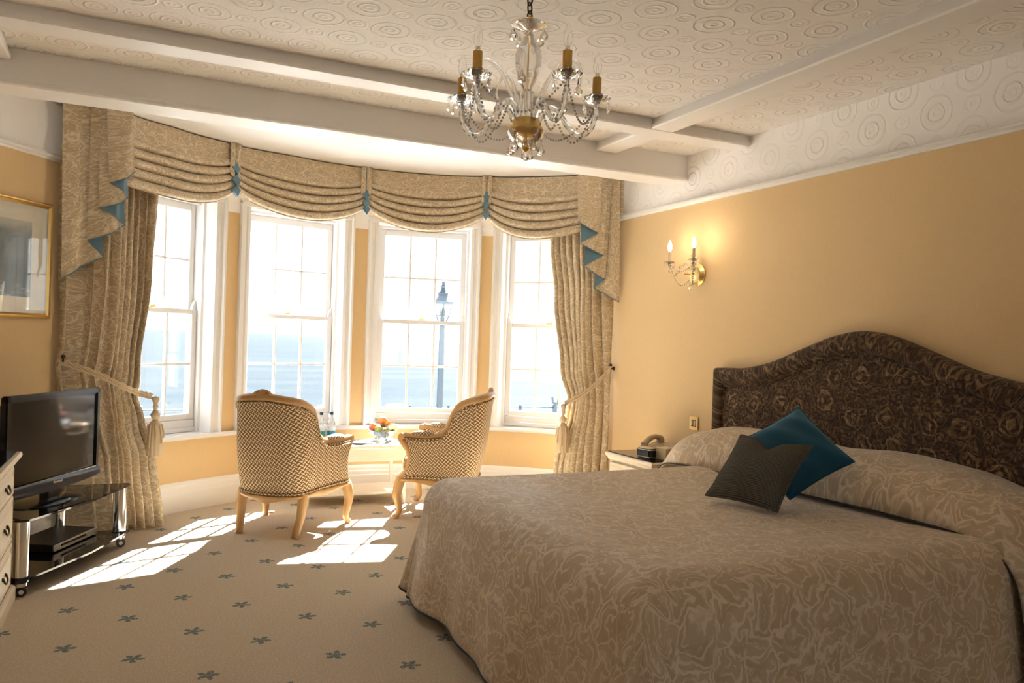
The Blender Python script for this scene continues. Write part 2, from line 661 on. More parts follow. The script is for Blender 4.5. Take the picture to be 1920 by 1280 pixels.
M_BLACKM = plain('black_plastic', (0.018, 0.018, 0.02), 0.45, 0.0, 0.2)
M_SCREEN = plain('dark_screen', (0.012, 0.012, 0.013), 0.08, 0.0, 0.1)
M_CREAMW = plain('cream_painted_wood', (0.74, 0.64, 0.50), 0.42, var=0.04, sc=12)
M_PINKW = plain('limed_wood_edge', (0.60, 0.44, 0.28), 0.45, var=0.1, sc=20)
M_DARKMET = plain('dark_bronze', (0.07, 0.05, 0.035), 0.35, 0.8, 0.15)
M_TABLE = plain('white_table_paint', (0.82, 0.77, 0.70), 0.3, var=0.02)
M_CRYST = crystal('cut_crystal', clear=0.12, ior=1.55)
M_CLEAR = crystal('clear_glass', clear=0.22, ior=1.45)
M_BULBOFF = crystal('clear_bulb_glass', clear=0.75, ior=1.2)
M_TWIST = crystal('twisted_glass', (0.93, 0.93, 0.92), 0.08, 1.55)

# ------------------------------------------------------------------ the room shell
def circ_pts(a0, a1, r, n):
    return [tuple(arc(lerp(a0, a1, i / n), r)[:2]) for i in range(n + 1)]


BAY = circ_pts(-55, 55, RW, 44)
LCORN, LCAN = (XL, 4.86), (-0.40, 5.572)
RCORN = (XR, 5.45)
outline = [(XL, YB), LCORN, LCAN] + BAY + [RCORN, (XR, YB)]

m = MB()
m.add([(p[0], p[1], 0) for p in outline], [tuple(range(len(outline)))[::-1]])
struct(m.build('floor', M_CARPET), 'beige carpet sprigged with small blue leaf motifs', 'floor')
m = MB()
m.add([(p[0], p[1], CEIL) for p in outline if p[1] < 4.6] and [(XL, YB, CEIL), (XR, YB, CEIL), (XR, 4.6, CEIL), (XL, 4.6, CEIL)], [(0, 1, 2, 3)])
ceil_o = struct(m.build('ceiling', M_CEIL), 'ceiling papered in embossed cream medallion relief', 'ceiling')
m = MB()
bo = [(XL, 4.6)] + [LCORN, LCAN] + BAY + [RCORN, (XR, 4.6)]
m.add([(p[0], p[1], CEIL) for p in bo], [tuple(range(len(bo)))])
m.build('bay_ceiling', M_WHITE, ceil_o)


def wall(name, path, label, upper):
    """papered below the rail; the frieze above is a part of its own"""
    lo = MB().sweep(path, [(0, 0), (0, RAIL + 0.02)], cap=False)
    o = struct(lo.build(name, M_WALL), label)
    hi = MB().sweep(path, [(0, RAIL + 0.02), (0, CEIL)], cap=False)
    hi.build('frieze', upper, o)
    return o


wall('wall_right', [(XR, YB), RCORN, tuple(BAY[-1])], 'golden grasscloth wall behind the headboard', M_FRIEZE)
wall('wall_left', [LCORN, (XL, YB)], 'golden grasscloth wall behind the chest of drawers', M_WHITE)
wall('wall_corner', [tuple(BAY[0]), LCAN, LCORN], 'short canted golden wall carrying the framed picture', M_WHITE)
# the unseen wall behind the camera gets an added window for fill light
BW0, BW1, BWZ0, BWZ1 = -0.75, 1.45, 0.75, 2.22
m = MB()
for (a, b, z0, z1) in ((XL, BW0, 0, RAIL + 0.02), (BW1, XR, 0, RAIL + 0.02), (BW0, BW1, 0, BWZ0), (BW0, BW1, BWZ1, RAIL + 0.02)):
    m.add([(a, YB, z0), (b, YB, z0), (b, YB, z1), (a, YB, z1)], [(0, 1, 2, 3)])
wb = struct(m.build('wall_back', M_WALL), 'golden grasscloth wall facing the bay')
MB().sweep([(XL, YB), (XR, YB)], [(0, RAIL + 0.02), (0, CEIL)], cap=False).build('frieze', M_WHITE, wb)
wr_ = bpy.data.objects.new('window_5', None)
COL.objects.link(wr_)
struct(wr_, 'added white window in the unseen back wall, letting in fill light', 'window')
m = MB()
for x in [lerp(BW0, BW1, k / 4) for k in range(5)]:
    m.box((x, YB - 0.05, (BWZ0 + BWZ1) / 2), (0.07, 0.10, BWZ1 - BWZ0), 0.006)
for z in (BWZ0, BWZ1, 1.65):
    m.box(((BW0 + BW1) / 2, YB - 0.05, z), (BW1 - BW0, 0.09, 0.07), 0.006)
m.build('frame', M_GLOSS, wr_)
for k in range(4):
    for z0, z1 in ((BWZ0, 1.65), (1.65, BWZ1)):
        a, b = lerp(BW0, BW1, k / 4) + 0.036, lerp(BW0, BW1, (k + 1) / 4) - 0.036
        MB().box(((a + b) / 2, YB - 0.05, (z0 + z1) / 2), (b - a, 0.004, z1 - z0 - 0.072)).build('pane', M_GLASS, wr_)

# the bow: apron under the sill, piers between the windows, white head above
SILL, HEAD = 0.53, 2.27
m = MB()


def arcband(m, a0, a1, z0, z1, mi, n=8, r=RW):
    m.grid(lambda u, v: arc(lerp(a0, a1, u), r, lerp(z0, z1, v)), n, 1, mi=mi)


arcband(m, -55, 55, 0, SILL, 0, 44)
edges = [-55] + sum([[a - HALF, a + HALF] for a in WIN], []) + [55]
for i in range(0, len(edges), 2):
    arcband(m, edges[i], edges[i + 1], SILL, 2.215, 0, 6)
    arcband(m, edges[i], edges[i + 1], 2.215, HEAD, 1, 6)
arcband(m, -55, 55, HEAD, CEIL, 1, 44)
struct(m.build('wall_bay', [M_WALL, M_WHITE]), 'curved golden bay wall between and under the four windows')

# skirting, picture rail, sill
BB = [(0.0, 0.0), (0.028, 0.0), (0.028, 0.125), (0.022, 0.135), (0.022, 0.16), (0.016, 0.172), (0.016, 0.19), (0.008, 0.205), (0.0, 0.212)]
for nm, path in (('baseboard_bay', list(reversed(BAY))), ('baseboard_right', [(XR, YB), RCORN, BAY[-1]]),
                 ('baseboard_left', [BAY[0], LCAN, LCORN, (XL, YB)]), ('baseboard_back', [(XL, YB), (XR, YB)])):
    o = MB().sweep(path, BB, side=1.0).build(nm, M_TRIM, sharp=25)
    struct(o, {'bay': 'tall white moulded skirting curving round the bay', 'right': 'white skirting along the headboard wall',
               'left': 'white skirting along the left walls', 'back': 'white skirting along the wall facing the windows'}[nm[10:]], 'skirting')
RL = [(0.0, 2.288), (0.012, 2.288), (0.014, 2.300), (0.030, 2.306), (0.030, 2.318), (0.020, 2.324), (0.020, 2.330), (0.0, 2.336)]
for k, path, lab in ((1, [(XR, YB), RCORN], 'white picture rail along the headboard wall'),
                     (2, [LCAN, LCORN, (XL, YB)], 'white picture rail on the left walls'),
                     (3, [(XL, YB), (XR, YB)], 'white picture rail on the wall facing the windows')):
    struct(MB().sweep(path, RL, side=1.0).build('trim_%d' % k, M_TRIM, sharp=25), lab, 'picture rail')
SL = [(-0.015, 0.512), (0.012, 0.512), (0.020, 0.520), (0.045, 0.522), (0.050, 0.535), (0.045, 0.550), (-0.015, 0.550)]
struct(MB().sweep(list(reversed(BAY)), SL, side=1.0).build('trim_4', M_GLOSS, sharp=25), 'curved white window sill running round the bay', 'sill')

# ceiling beams with a stepped lower edge
def beam(name, x0, x1, y0, y1, zb, label, along):
    b = 0.012
    if along == 'x':
        pr = [(y0 + b, CEIL), (y0 + b, CEIL - 0.0), (y0 + b, zb + 0.03), (y0, zb + 0.026), (y0, zb + 0.008), (y0 + 0.008, zb), (y1 - 0.008, zb), (y1, zb + 0.008), (y1, zb + 0.026), (y1 - b, zb + 0.03), (y1 - b, CEIL)]
        vs = [(x, p[0], p[1]) for x in (x0, x1) for p in pr]
    else:
        pr = [(x0 + b, CEIL), (x0 + b, CEIL), (x0 + b, zb + 0.03), (x0, zb + 0.026), (x0, zb + 0.008), (x0 + 0.008, zb), (x1 - 0.008, zb), (x1, zb + 0.008), (x1, zb + 0.026), (x1 - b, zb + 0.03), (x1 - b, CEIL)]
        vs = [(p[0], y, p[1]) for y in (y0, y1) for p in pr]
    k = len(pr)
    fs = [(i, i + 1, k + i + 1, k + i) for i in range(k - 1)] + [tuple(range(k)), tuple(range(k, 2 * k))[::-1]]
    o = MB().add(vs, fs).build(name, M_BEAM, sharp=20)
    return struct(o, label, 'beam')


beam('trim_5', XL, XR, 4.485, 4.715, 2.46, 'deep white ceiling beam in front of the bay', 'x')
beam('trim_6', XL, XR, 3.865, 4.025, 2.576, 'shallow white ceiling beam behind the chandelier', 'x')
beam('trim_7', 2.69, 2.85, YB, 3.870, 2.579, 'white ceiling beam running along the headboard wall', 'y')
beam('trim_8', 2.69, 2.85, 4.02, 4.49, 2.579, 'short white beam bridging the two cross beams at right', 'y')
beam('trim_9', -0.76, -0.60, 4.02, 4.49, 2.579, 'short white beam bridging the two cross beams at left', 'y')
beam('trim_10', -0.76, -0.60, YB, 3.870, 2.579, 'white ceiling beam running along the left wall', 'y')


# ------------------------------------------------------------------ sash windows
def sash(m, zb, zt, hw, b, rail_b, rail_t, stile=0.045, th=0.038, bar=0.020):
    """one sash in the window frame (a across, b outwards, z up); returns the pane openings"""
    m.box((-hw + stile / 2, b, (zb + zt) / 2), (stile, th, zt - zb), 0.004)
    m.box((hw - stile / 2, b, (zb + zt) / 2), (stile, th, zt - zb), 0.004)
    iw = hw - stile
    m.box((0, b, zb + rail_b / 2), (2 * iw, th, rail_b), 0.004)
    m.box((0, b, zt - rail_t / 2), (2 * iw, th, rail_t), 0.004)
    z0, z1 = zb + rail_b, zt - rail_t
    zm = (z0 + z1) / 2
    m.box((0, b, zm), (2 * iw, th * 0.8, bar), 0.005)
    for a in (-iw / 3, iw / 3):
        m.box((a, b, (z0 + z1) / 2), (bar, th * 0.8, z1 - z0), 0.005)
    panes = []
    for k in range(3):
        a0 = -iw + 2 * iw * k / 3
        for (za, zc) in ((z0, zm), (zm, z1)):
            panes.append((a0 + iw / 3, (za + zc) / 2, 2 * iw / 3, zc - za))
    return panes


def window(k, deg, label):
    a = math.radians(deg)
    M = Matrix(((math.cos(a), math.sin(a), 0, CX), (-math.sin(a), math.cos(a), 0, CY), (0, 0, 1, 0), (0, 0, 0, 1)))
    root = bpy.data.objects.new('window_%d' % k, None)
    COL.objects.link(root)
    root.matrix_world = M
    struct(root, label, 'window')
    ow = RW * math.sin(math.radians(HALF))
    ob = RW * math.cos(math.radians(HALF))
    zb, zt = SILL + 0.01, HEAD
    iw = 0.385
    gb = 2.385                                  # inner face of the sashes
    # splayed reveal: jambs, head, board
    r = MB()
    for s in (-1, 1):
        A, B = (s * ow, ob - 0.002), (s * iw, gb + 0.11)
        A2 = (s * (ow - 0.012), ob + 0.03)
        r.add([(A[0], A[1], zb), (A2[0], A2[1], zb), (B[0] + s * 0.012, gb - 0.045, zb), (B[0] - s * 0.006, gb - 0.040, zb), (B[0] - s * 0.006, gb - 0.012, zb), (B[0], gb - 0.008, zb), (B[0], B[1], zb),
               (A[0], A[1], zt), (A2[0], A2[1], zt), (B[0] + s * 0.012, gb - 0.045, zt), (B[0] - s * 0.006, gb - 0.040, zt), (B[0] - s * 0.006, gb - 0.012, zt), (B[0], gb - 0.008, zt), (B[0], B[1], zt)],
              [(i, i + 1, i + 8, i + 7) for i in range(6)])
    r.add([(-ow, ob, zt), (ow, ob, zt), (iw, gb + 0.11, zt), (-iw, gb + 0.11, zt)], [(0, 1, 2, 3)])
    r.build('reveal', M_GLOSS, root, sharp=20)
    sb = MB()
    n = 10
    front = [(RW * math.sin(math.radians(lerp(-HALF, HALF, i / n))), RW * math.cos(math.radians(lerp(-HALF, HALF, i / n))) - 0.01) for i in range(n + 1)]
    sb.prism(front + [(iw + 0.005, gb + 0.11), (-iw - 0.005, gb + 0.11)], 0.535, 0.552)
    sb.build('window_board', M_GLOSS, root, sharp=30)
    bp = MB().box((0, gb + 0.02, 0.597), (2 * iw, 0.05, 0.092), 0.006)
    bp.box((0, gb - 0.008, 0.571), (2 * iw, 0.02, 0.036), 0.005)
    bp.box((0, gb + 0.03, 2.262), (2 * iw, 0.08, 0.026), 0.004)
    bp.build('sash_box', M_GLOSS, root)
    # architrave round the opening
    ar = MB()
    for s in (-1, 1):
        w0, w1 = HALF, HALF + 1.95
        prof = [(w0 - 0.25, 0.0), (w0 - 0.25, 0.014), (w0 + 0.35, 0.018), (w0 + 0.6, 0.010), (w1 - 0.75, 0.014), (w1 - 0.5, 0.030), (w1 - 0.1, 0.030), (w1, 0.0)]
        pts = []
        for z in (0.548, 2.30):
            for (d, o) in prof:
                aa = math.radians(s * d)
                pts.append(((RW - o) * math.sin(aa), (RW - o) * math.cos(aa), z))
        kk = len(prof)
        ar.add(pts, [(i, i + 1, kk + i + 1, kk + i) for i in range(kk - 1)] + [tuple(range(kk, 2 * kk))])
    ar.grid(lambda u, v: ((RW - 0.02 * min(1, 8 * v * (1 - v))) * math.sin(math.radians(lerp(-12.3, 12.3, u))),
                          (RW - 0.02 * min(1, 8 * v * (1 - v))) * math.cos(math.radians(lerp(-12.3, 12.3, u))), lerp(2.262, 2.335, v)), 12, 4)
    ar.build('architrave', M_GLOSS, root, sharp=25)
    # sashes: the lower one runs inside the upper one
    for nm, z0, z1, b, rb, rt in (('lower_sash', 0.645, 1.461, gb + 0.019, 0.040, 0.036), ('upper_sash', 1.424, 2.250, gb + 0.062, 0.036, 0.055)):
        sm = MB()
        panes = sash(sm, z0, z1, iw - 0.004, b, rb, rt)
        if nm == 'upper_sash':
            for s in (-1, 1):                   # the sash horns
                sm.prism([(0, 0), (0.032, 0), (0.026, 0.03), (0.012, 0.06), (0, 0.075)], -0.018, 0.018,
                         Matrix.Translation((s * (iw - 0.004), b - 0.03, 1.455)) @ Matrix(((-s, 0, 0, 0), (0, 0, 1, 0), (0, 1, 0, 0), (0, 0, 0, 1))))
        so = sm.build(nm, M_GLOSS, root, sharp=30)
        for (a_, z_, w_, h_) in panes:
            p = MB().box((0, 0, 0), (w_ - 0.012, 0.004, h_ - 0.012)).build('pane', M_GLASS, so)
            p.location = (a_, b, z_)
        if nm == 'lower_sash':
            c = MB().box((0, 0, 0.006), (0.055, 0.018, 0.010), 0.003).box((0.012, 0, 0.018), (0.012, 0.012, 0.022), 0.003)
            c.tube([(-0.03, 0, 0.012), (0.01, 0, 0.016)], 0.005, 6)
            co = c.build('sash_catch', M_BRASS, so)
            co.location = (0.0, gb + 0.03, z1)
    return root


for k, (deg, lab) in enumerate(zip(WIN, ('white sash window beside the left curtain', 'white sash window behind the water bottles',
                                         'white sash window with the street lantern outside', 'white sash window beside the right curtain'))):
    window(k + 1, deg, lab)

# ------------------------------------------------------------------ outside: sea, promenade, railing, lantern
m = MB().grid(lambda u, v: (lerp(-40000, 40000, u), 20.5 + 60000 * v * v * v, -7.0), 2, 12)
tag(m.build('sea', sea_mat()), 'pale hazy sea stretching to the horizon', 'sea', None, 'structure')
m = MB().box((3, 13.6, -1.75), (120, 12.4, 0.5))
m.box((3, 20.0, -4.5), (120, 0.6, 6.0))
tag(m.build('promenade_pavement', plain('promenade_paving', (0.42, 0.41, 0.40), 0.8, var=0.1, sc=3)), 'grey promenade between the house and the sea', 'pavement', None, 'structure')
M_IRON = plain('painted_iron', (0.045, 0.065, 0.085), 0.5, 0.3, 0.1)
rt = thing('promenade_railing', 'thin dark iron railing along the sea front outside', 'railing', (0, 18.0, -1.5))
m = MB().tube([(-8, 0, 1.13), (24, 0, 1.13)], 0.022, 8)
m.build('top_rail', M_IRON, rt)
MB().tube([(-8, 0, 0.6), (24, 0, 0.6)], 0.016, 6).build('lower_rail', M_IRON, rt)
post = MB().lathe([(0.05, 0), (0.05, 0.06), (0.03, 0.09), (0.028, 1.05), (0.045, 1.09), (0.045, 1.15), (0.03, 1.17), (0.04, 1.20), (0.0001, 1.23)], 10).build('post', M_IRON, rt)
for i in range(33):
    x = -7.7 + 0.97 * i
    (post if i == 0 else dup(post, rt)).location = (x, 0, 0)
lb = thing('lifebuoy_stand', 'small dark forked stand on the sea railing', 'stand', (9.75, 17.9, -1.5))
m = MB().tube([(0, 0, 0), (0, 0, 1.28)], 0.045, 8)
m.build('post', M_IRON, lb)
m = MB()
for s in (-1, 1):
    m.tube([(0, 0, 1.18), (s * 0.08, 0, 1.28), (s * 0.10, 0, 1.42)], 0.03, 6)
m.build('fork', M_IRON, lb)

lt = thing('street_lantern', 'dark iron street lantern on a tall post outside', 'street lamp', (6.25, 17.0, -1.5))
m = MB().lathe([(0.16, 0), (0.16, 0.25), (0.11, 0.32), (0.085, 0.6), (0.075, 1.2), (0.06, 3.05), (0.07, 3.08), (0.05, 3.14), (0.05, 3.3)], 14)
m.build('post', M_IRON, lt)
m = MB()
for k in range(6):                              # cage bars flaring up to the hood
    a = 2 * PI * k / 6 + 0.3
    c, s = math.cos(a), math.sin(a)
    m.tube([(0.07 * c, 0.07 * s, 3.12), (0.13 * c, 0.13 * s, 3.26), (0.17 * c, 0.17 * s, 3.33), (0.21 * c, 0.21 * s, 3.62)], 0.009, 6)
for rr, z in ((0.17, 3.33), (0.212, 3.62)):
    m.tube([(rr * math.cos(2 * PI * k / 6 + 0.3), rr * math.sin(2 * PI * k / 6 + 0.3), z) for k in range(6)], 0.011, 6, closed=True)
m.build('cage', M_IRON, lt)
m = MB().lathe([(0.165, 3.335), (0.205, 3.615)], 6)
m.build('lantern_glass', M_CLEAR, lt)
m = MB().lathe([(0.23, 3.61), (0.24, 3.66), (0.20, 3.70), (0.13, 3.76), (0.11, 3.80), (0.12, 3.85), (0.07, 3.90), (0.045, 3.98), (0.06, 4.01), (0.03, 4.05), (0.04, 4.09), (0.0001, 4.16)], 12)
m.build('hood', M_IRON, lt)
m = MB().lathe([(0.03, 3.2), (0.045, 3.3), (0.05, 3.42), (0.03, 3.52), (0.0001, 3.55)], 10)
m.build('burner', M_IRON, lt)

# ------------------------------------------------------------------ curtains, swagged pelmet, tiebacks
def curtain(name, label, zs, lead, wall_a, n_fold, lead_is_right, zb=0.012):
    """a hanging with vertical folds: its leading edge is drawn in at the tieback"""
    NU, NV = n_fold * 12, 60
    rnd = random.Random(n_fold)
    ph = [rnd.uniform(-0.25, 0.25) for _ in range(n_fold + 2)]
    am = [rnd.uniform(0.75, 1.25) for _ in range(n_fold + 2)]

    def fn(u, v):
        z = lerp(zb, 2.40, v)
        a1 = sinterp(z, zs, lead)
        a0 = interp(z, [0, 2.5], wall_a)
        # folds crowd together toward the leading edge
        t = u ** 0.82
        a = lerp(a0, a1, t)
        k = u * n_fold
        i = int(min(k, n_fold - 1e-6))
        f = k - i
        gather = interp(z, [0, 0.5, 0.86, 1.3, 2.4], [1.05, 0.9, 0.6, 0.85, 0.8])
        wv = math.sin(2 * PI * (f + 0.12 * math.sin(z * 2.3 + i)) + ph[i] * math.sin(PI * f))
        wv = math.copysign(abs(wv) ** 0.75, wv)
        r = 0.048 * am[i] * gather * wv * (0.5 + 0.5 * min(1, 4 * u + 0.35)) * min(1, (1 - u) * 9 + 0.35)
        off = interp(z, [0, 0.85, 2.4], [0.045, 0.07, 0.075])
        tb = math.exp(-((z - interp(t, [0, 1], [1.09, 0.865])) / 0.07) ** 2)
        off += 0.020 * tb
        p = pel(a + 0.35 * math.cos(2 * PI * f) * (0.5 + gather), off - r, z)
        return p
    width = n_fold * 0.17
    m = MB().grid(fn, NU, NV, uvf=lambda u, v: (u * width, v * 2.4))
    th = m.build(name, M_CURT, sharp=180)
    md = th.modifiers.new('cloth_thickness', 'SOLIDIFY')
    md.thickness = 0.004
    md.offset = 1.0
    return tag(th, label, 'curtain', 'damask curtains')


curtain('curtain', 'beige damask curtain tied back beside the television', [0.0, 0.039, 0.459, 0.70, 0.865, 1.052, 1.638, 2.15, 2.4],
        [-46.9, -47.1, -48.5, -50.4, -51.2, -51.3, -49.66, -49.34, -49.2], (-62.0, -62.2), 9, True)
curtain('curtain', 'beige damask curtain tied back behind the bedside cabinet', [0.0, 0.286, 0.567, 0.70, 0.818, 1.1, 1.654, 2.117, 2.4],
        [45.9, 46.93, 48.26, 49.5, 50.0, 47.98, 45.81, 43.99, 43.4], (59.0, 58.2), 9, False)

val = thing('swag_valance', 'beige damask swag valance with blue trimmed tails above the bay windows', 'valance', (CX, CY, 0))
VT = 2.632


def vloc(p):
    return (p[0] - CX, p[1] - CY, p[2])


def swag(a0, a1, zj0, zj1, zm):
    nf = 5.0

    def fn(u, v):
        zj = lerp(zj0, zj1, u)
        bell = (4 * u * (1 - u)) ** 0.8
        dep = (VT - zj) + (zj - zm) * bell
        z = VT - v * dep
        v0 = 0.30
        if v > v0:
            k = (v - v0) / (1 - v0) * nf
            f = k - int(min(k, nf - 1e-6))
            roll = (math.sin(PI * min(1.0, f / 0.82)) ** 0.8) if f < 0.82 else -0.45 * math.sin(PI * (f - 0.82) / 0.18)
            d = 0.042 * roll * (0.35 + 0.65 * bell) + 0.034 * (k / nf) * bell
            z -= 0.012 * max(0.0, roll) * bell
        else:
            d = 0.012 * smooth01(v / v0) * bell
        d += 0.012
        a = lerp(a0, a1, u)
        return vloc(pel(a, -d, z))
    w = (a1 - a0) * 0.033
    return MB().grid(fn, 44, 90, uvf=lambda u, v: (a0 * 0.033 + u * w, v * 0.75))


# facing board the cloth hangs from
m = MB()
m.grid(lambda u, v: vloc(pel(lerp(-62.5, 61.5, u), lerp(0.0, 0.14, v), VT)), 50, 1)
m.grid(lambda u, v: vloc(pel(lerp(-62.5, 61.5, u), 0.004, lerp(VT - 0.30, VT, v))), 50, 1)
m.build('pelmet_board', M_CURT, val)
for (a0, a1, z0, z1, zm) in ((-60.5, -33.6, 2.19, 2.315, 2.160), (-33.6, -2.3, 2.318, 2.318, 2.164), (-2.3, 28.1, 2.318, 2.312, 2.157), (28.1, 54.5, 2.315, 2.20, 2.124)):
    o = swag(a0, a1, z0, z1, zm).build('swag', M_CURT, val, sharp=180)
    md = o.modifiers.new('cloth_thickness', 'SOLIDIFY')
    md.thickness = 0.004
    md.offset = -1


def tail(pts, tops, label=None):
    """a cascade: a zigzag of folds cut on the slant; front faces patterned, the returns show the lining"""
    front, back = MB(), MB()
    n = len(pts) - 1
    for i in range(n):
        (a0, z0), (a1, z1) = pts[i], pts[i + 1]
        t0, t1 = tops[i], tops[i + 1]
        fr = (i % 2 == 0)
        d0 = 0.172 - 0.022 * i
        d1 = 0.172 - 0.022 * (i + 1)

        def fn(u, v, a0=a0, a1=a1, z0=z0, z1=z1, t0=t0, t1=t1, d0=d0, d1=d1, fr=fr):
            zb = lerp(z0, z1, u)
            z = lerp(zb, VT, v)
            a = lerp(lerp(a0, t0, v), lerp(a1, t1, v), u)
            bul = 0.026 * u * math.sin(PI * u) + 0.004 * math.sin(4 * PI * u) * u if fr else 0.001 * math.sin(PI * u)
            return vloc(pel(a, -(lerp(d0, d1, u) + bul), z))
        (front if fr else back).grid(fn, 10, 10, uvf=lambda u, v, a0=a0, a1=a1: (lerp(a0, a1, u) * 0.04, v * 1.1))
    o = front.build('tail', M_CURT, val, sharp=180)
    l = back.build('lining', M_TEALS, o, sharp=180)
    l['label'] = 'plain blue lining showing in the folds'
    # fine contrast piping on the slanted edge
    pm = MB()
    for i in range(0, n, 2):
        P = []
        for k in range(9):
            u = k / 8
            d = lerp(0.172 - 0.022 * i, 0.172 - 0.022 * (i + 1), u) + 0.026 * u * math.sin(PI * u) + 0.004 * math.sin(4 * PI * u) * u
            P.append(vloc(pel(lerp(pts[i][0], pts[i + 1][0], u), -(d + 0.003), lerp(pts[i][1], pts[i + 1][1], u))))
        pm.tube(P, 0.0035, 6)
    pm.build('piping', M_TEALS, o)
    return o


tail([(-58.88, 2.262), (-60.91, 2.177), (-58.8, 2.102), (-61.13, 2.023), (-58.39, 1.937), (-61.35, 1.827), (-60.02, 1.731), (-63.4, 1.589)],
     [-59.39, -61.25, -59.81, -61.13, -59.08, -61.35, -60.47, -63.76])
tail([(53.98, 2.246), (58.09, 2.164), (54.14, 2.082), (58.85, 1.995), (54.6, 1.908), (58.69, 1.811), (56.32, 1.742), (61.53, 1.638)],
     [53.57, 58.73, 54.47, 59.36, 55.1, 59.76, 56.76, 60.92])

for (a, zs) in ((-34.6, (2.463, 2.380, 2.306)), (-2.75, (2.420, 2.360, 2.303)), (28.2, (2.470, 2.405, 2.325))):
    # two narrow pleats hanging side by side over the joint, with blue lozenges down the slit
    jb = MB()
    for s in (-1, 1):
        def fn(u, v, s=s):
            zb = lerp(2.36, 2.42, u)
            z = lerp(zb, VT + 0.002, v)
            return vloc(pel(a + s * (0.06 + 1.25 * u), -(0.046 + 0.016 * math.sin(PI * min(1, u * 1.15))), z))
        jb.grid(fn, 6, 4, uvf=lambda u, v: (u * 0.05 + a, v * 0.3))
    jo = jb.build('pleat', M_CURT, val, sharp=60)
    sl = MB().grid(lambda u, v: vloc(pel(a + lerp(-0.16, 0.16, u), -0.047, lerp(2.38, VT, v))), 1, 4)
    sl.build('slit_lining', M_TEALS, jo)
    for k, z in enumerate(zs):
        hw, hh = 1.0 + 0.08 * (a < -20), 0.048
        dz = MB()
        P = [pel(a - hw, -0.058 - 0.004 * k, z), pel(a, -0.075 - 0.004 * k, z - hh), pel(a + hw, -0.058 - 0.004 * k, z), pel(a, -0.062 - 0.004 * k, z + hh * 0.8)]
        Q = [pel(a - hw, -0.050, z), pel(a, -0.055, z - hh), pel(a + hw, -0.050, z), pel(a, -0.050, z + hh * 0.8)]
        dz.add([vloc(p) for p in P + Q], [(0, 1, 3), (1, 2, 3), (4, 7, 5), (5, 7, 6), (0, 4, 5, 1), (1, 5, 6, 2), (2, 6, 7, 3), (3, 7, 4, 0)])
        dz.build('lozenge', M_TEALS, jo)


def tieback(label, path, hook, tas, wallp):
    """twisted cord from a wall hook round the curtain, with a tassel"""
    root = thing('curtain_tieback', label, 'tieback', pel(*tas[:1], -0.05, tas[1]), 0, 'corded tiebacks with tassels')
    base = Vector(root.location)
    P = [pel(a, o, z) - base for (a, o, z) in path]
    dense = []
    for i in range(len(P) - 1):
        for k in range(10):
            t = k / 10
            p0, p1, p2, p3 = P[max(0, i - 1)], P[i], P[i + 1], P[min(len(P) - 1, i + 2)]
            dense.append(0.5 * ((2 * p1) + (p2 - p0) * t + (2 * p0 - 5 * p1 + 4 * p2 - p3) * t * t + (3 * p1 - p0 - 3 * p2 + p3) * t ** 3))
    dense.append(P[-1])
    m = MB()
    for row, dzz in ((0, 0.010), (1, -0.010)):
        for ph in (0, PI):
            pts = []
            for i, p in enumerate(dense):
                an = i * 0.9 + ph
                pts.append(p + Vector((0.004 * math.cos(an), 0.004 * math.cos(an), dzz + 0.006 * math.sin(an))))
            m.tube(pts, 0.0065, 6)
    m.build('cord', M_ROPE, root)
    t = MB()
    t.lathe([(0.004, 0.03), (0.020, 0.022), (0.024, 0.005), (0.016, -0.012), (0.012, -0.022), (0.018, -0.034), (0.015, -0.048), (0.010, -0.058),
             (0.020, -0.070), (0.031, -0.088), (0.027, -0.106), (0.014, -0.120), (0.018, -0.128)], 16)
    t.build('tassel_head', M_ROPE, root, sharp=60)
    sk = MB()
    sk.lathe([(0.012, -0.118), (0.028, -0.135), (0.040, -0.16), (0.044, -0.22), (0.047, -0.30), (0.047, -0.352), (0.030, -0.350)], 48, wav=lambda a, z: 1 + 0.06 * math.sin(a * 12) * min(1, (-z - 0.11) * 12))
    for k in range(8):
        a = 2 * PI * k / 8
        sk.tube([(0.040 * math.cos(a), 0.040 * math.sin(a), -0.15), (0.052 * math.cos(a + 0.12), 0.052 * math.sin(a + 0.12), -0.20 - 0.03 * (k % 3)), (0.053 * math.cos(a + 0.1), 0.053 * math.sin(a + 0.1), -0.24 - 0.03 * (k % 3))], 0.006, 6)
    sk.build('tassel_skirt', M_ROPE, root, sharp=60)
    hk = MB()
    wp = Vector(wallp) - base
    e = Vector(hook) - base
    hk.tube([wp, lerp(wp, e, 0.5), e, e + Vector((0, 0, 0.02))], 0.006, 8)
    hk.ball(e + Vector((0, 0, 0.028)), 0.013)
    hk.ball(wp, 0.016)
    hk.build('hook', M_DARKMET, root)
    return root


tieback('cream corded tieback with tassel beside the television', [(-62.3, 0.02, 1.092), (-61.2, -0.005, 1.062), (-59.4, -0.01, 1.012), (-56.4, -0.012, 0.938), (-53.0, -0.02, 0.890), (-51.2, -0.03, 0.872)], pel(-62.4, 0.01, 1.095), (-51.0, 0.842), (-0.425, 5.53, 1.095))
tieback('cream corded tieback with tassel above the bedside cabinet', [(59.9, 0.0, 1.114), (58.2, -0.004, 1.04), (55.2, -0.010, 0.925), (52.0, -0.02, 0.85), (50.4, -0.03, 0.822)], (3.40, 5.345, 1.11), (50.3, 0.79), (3.438, 5.36, 1.11))

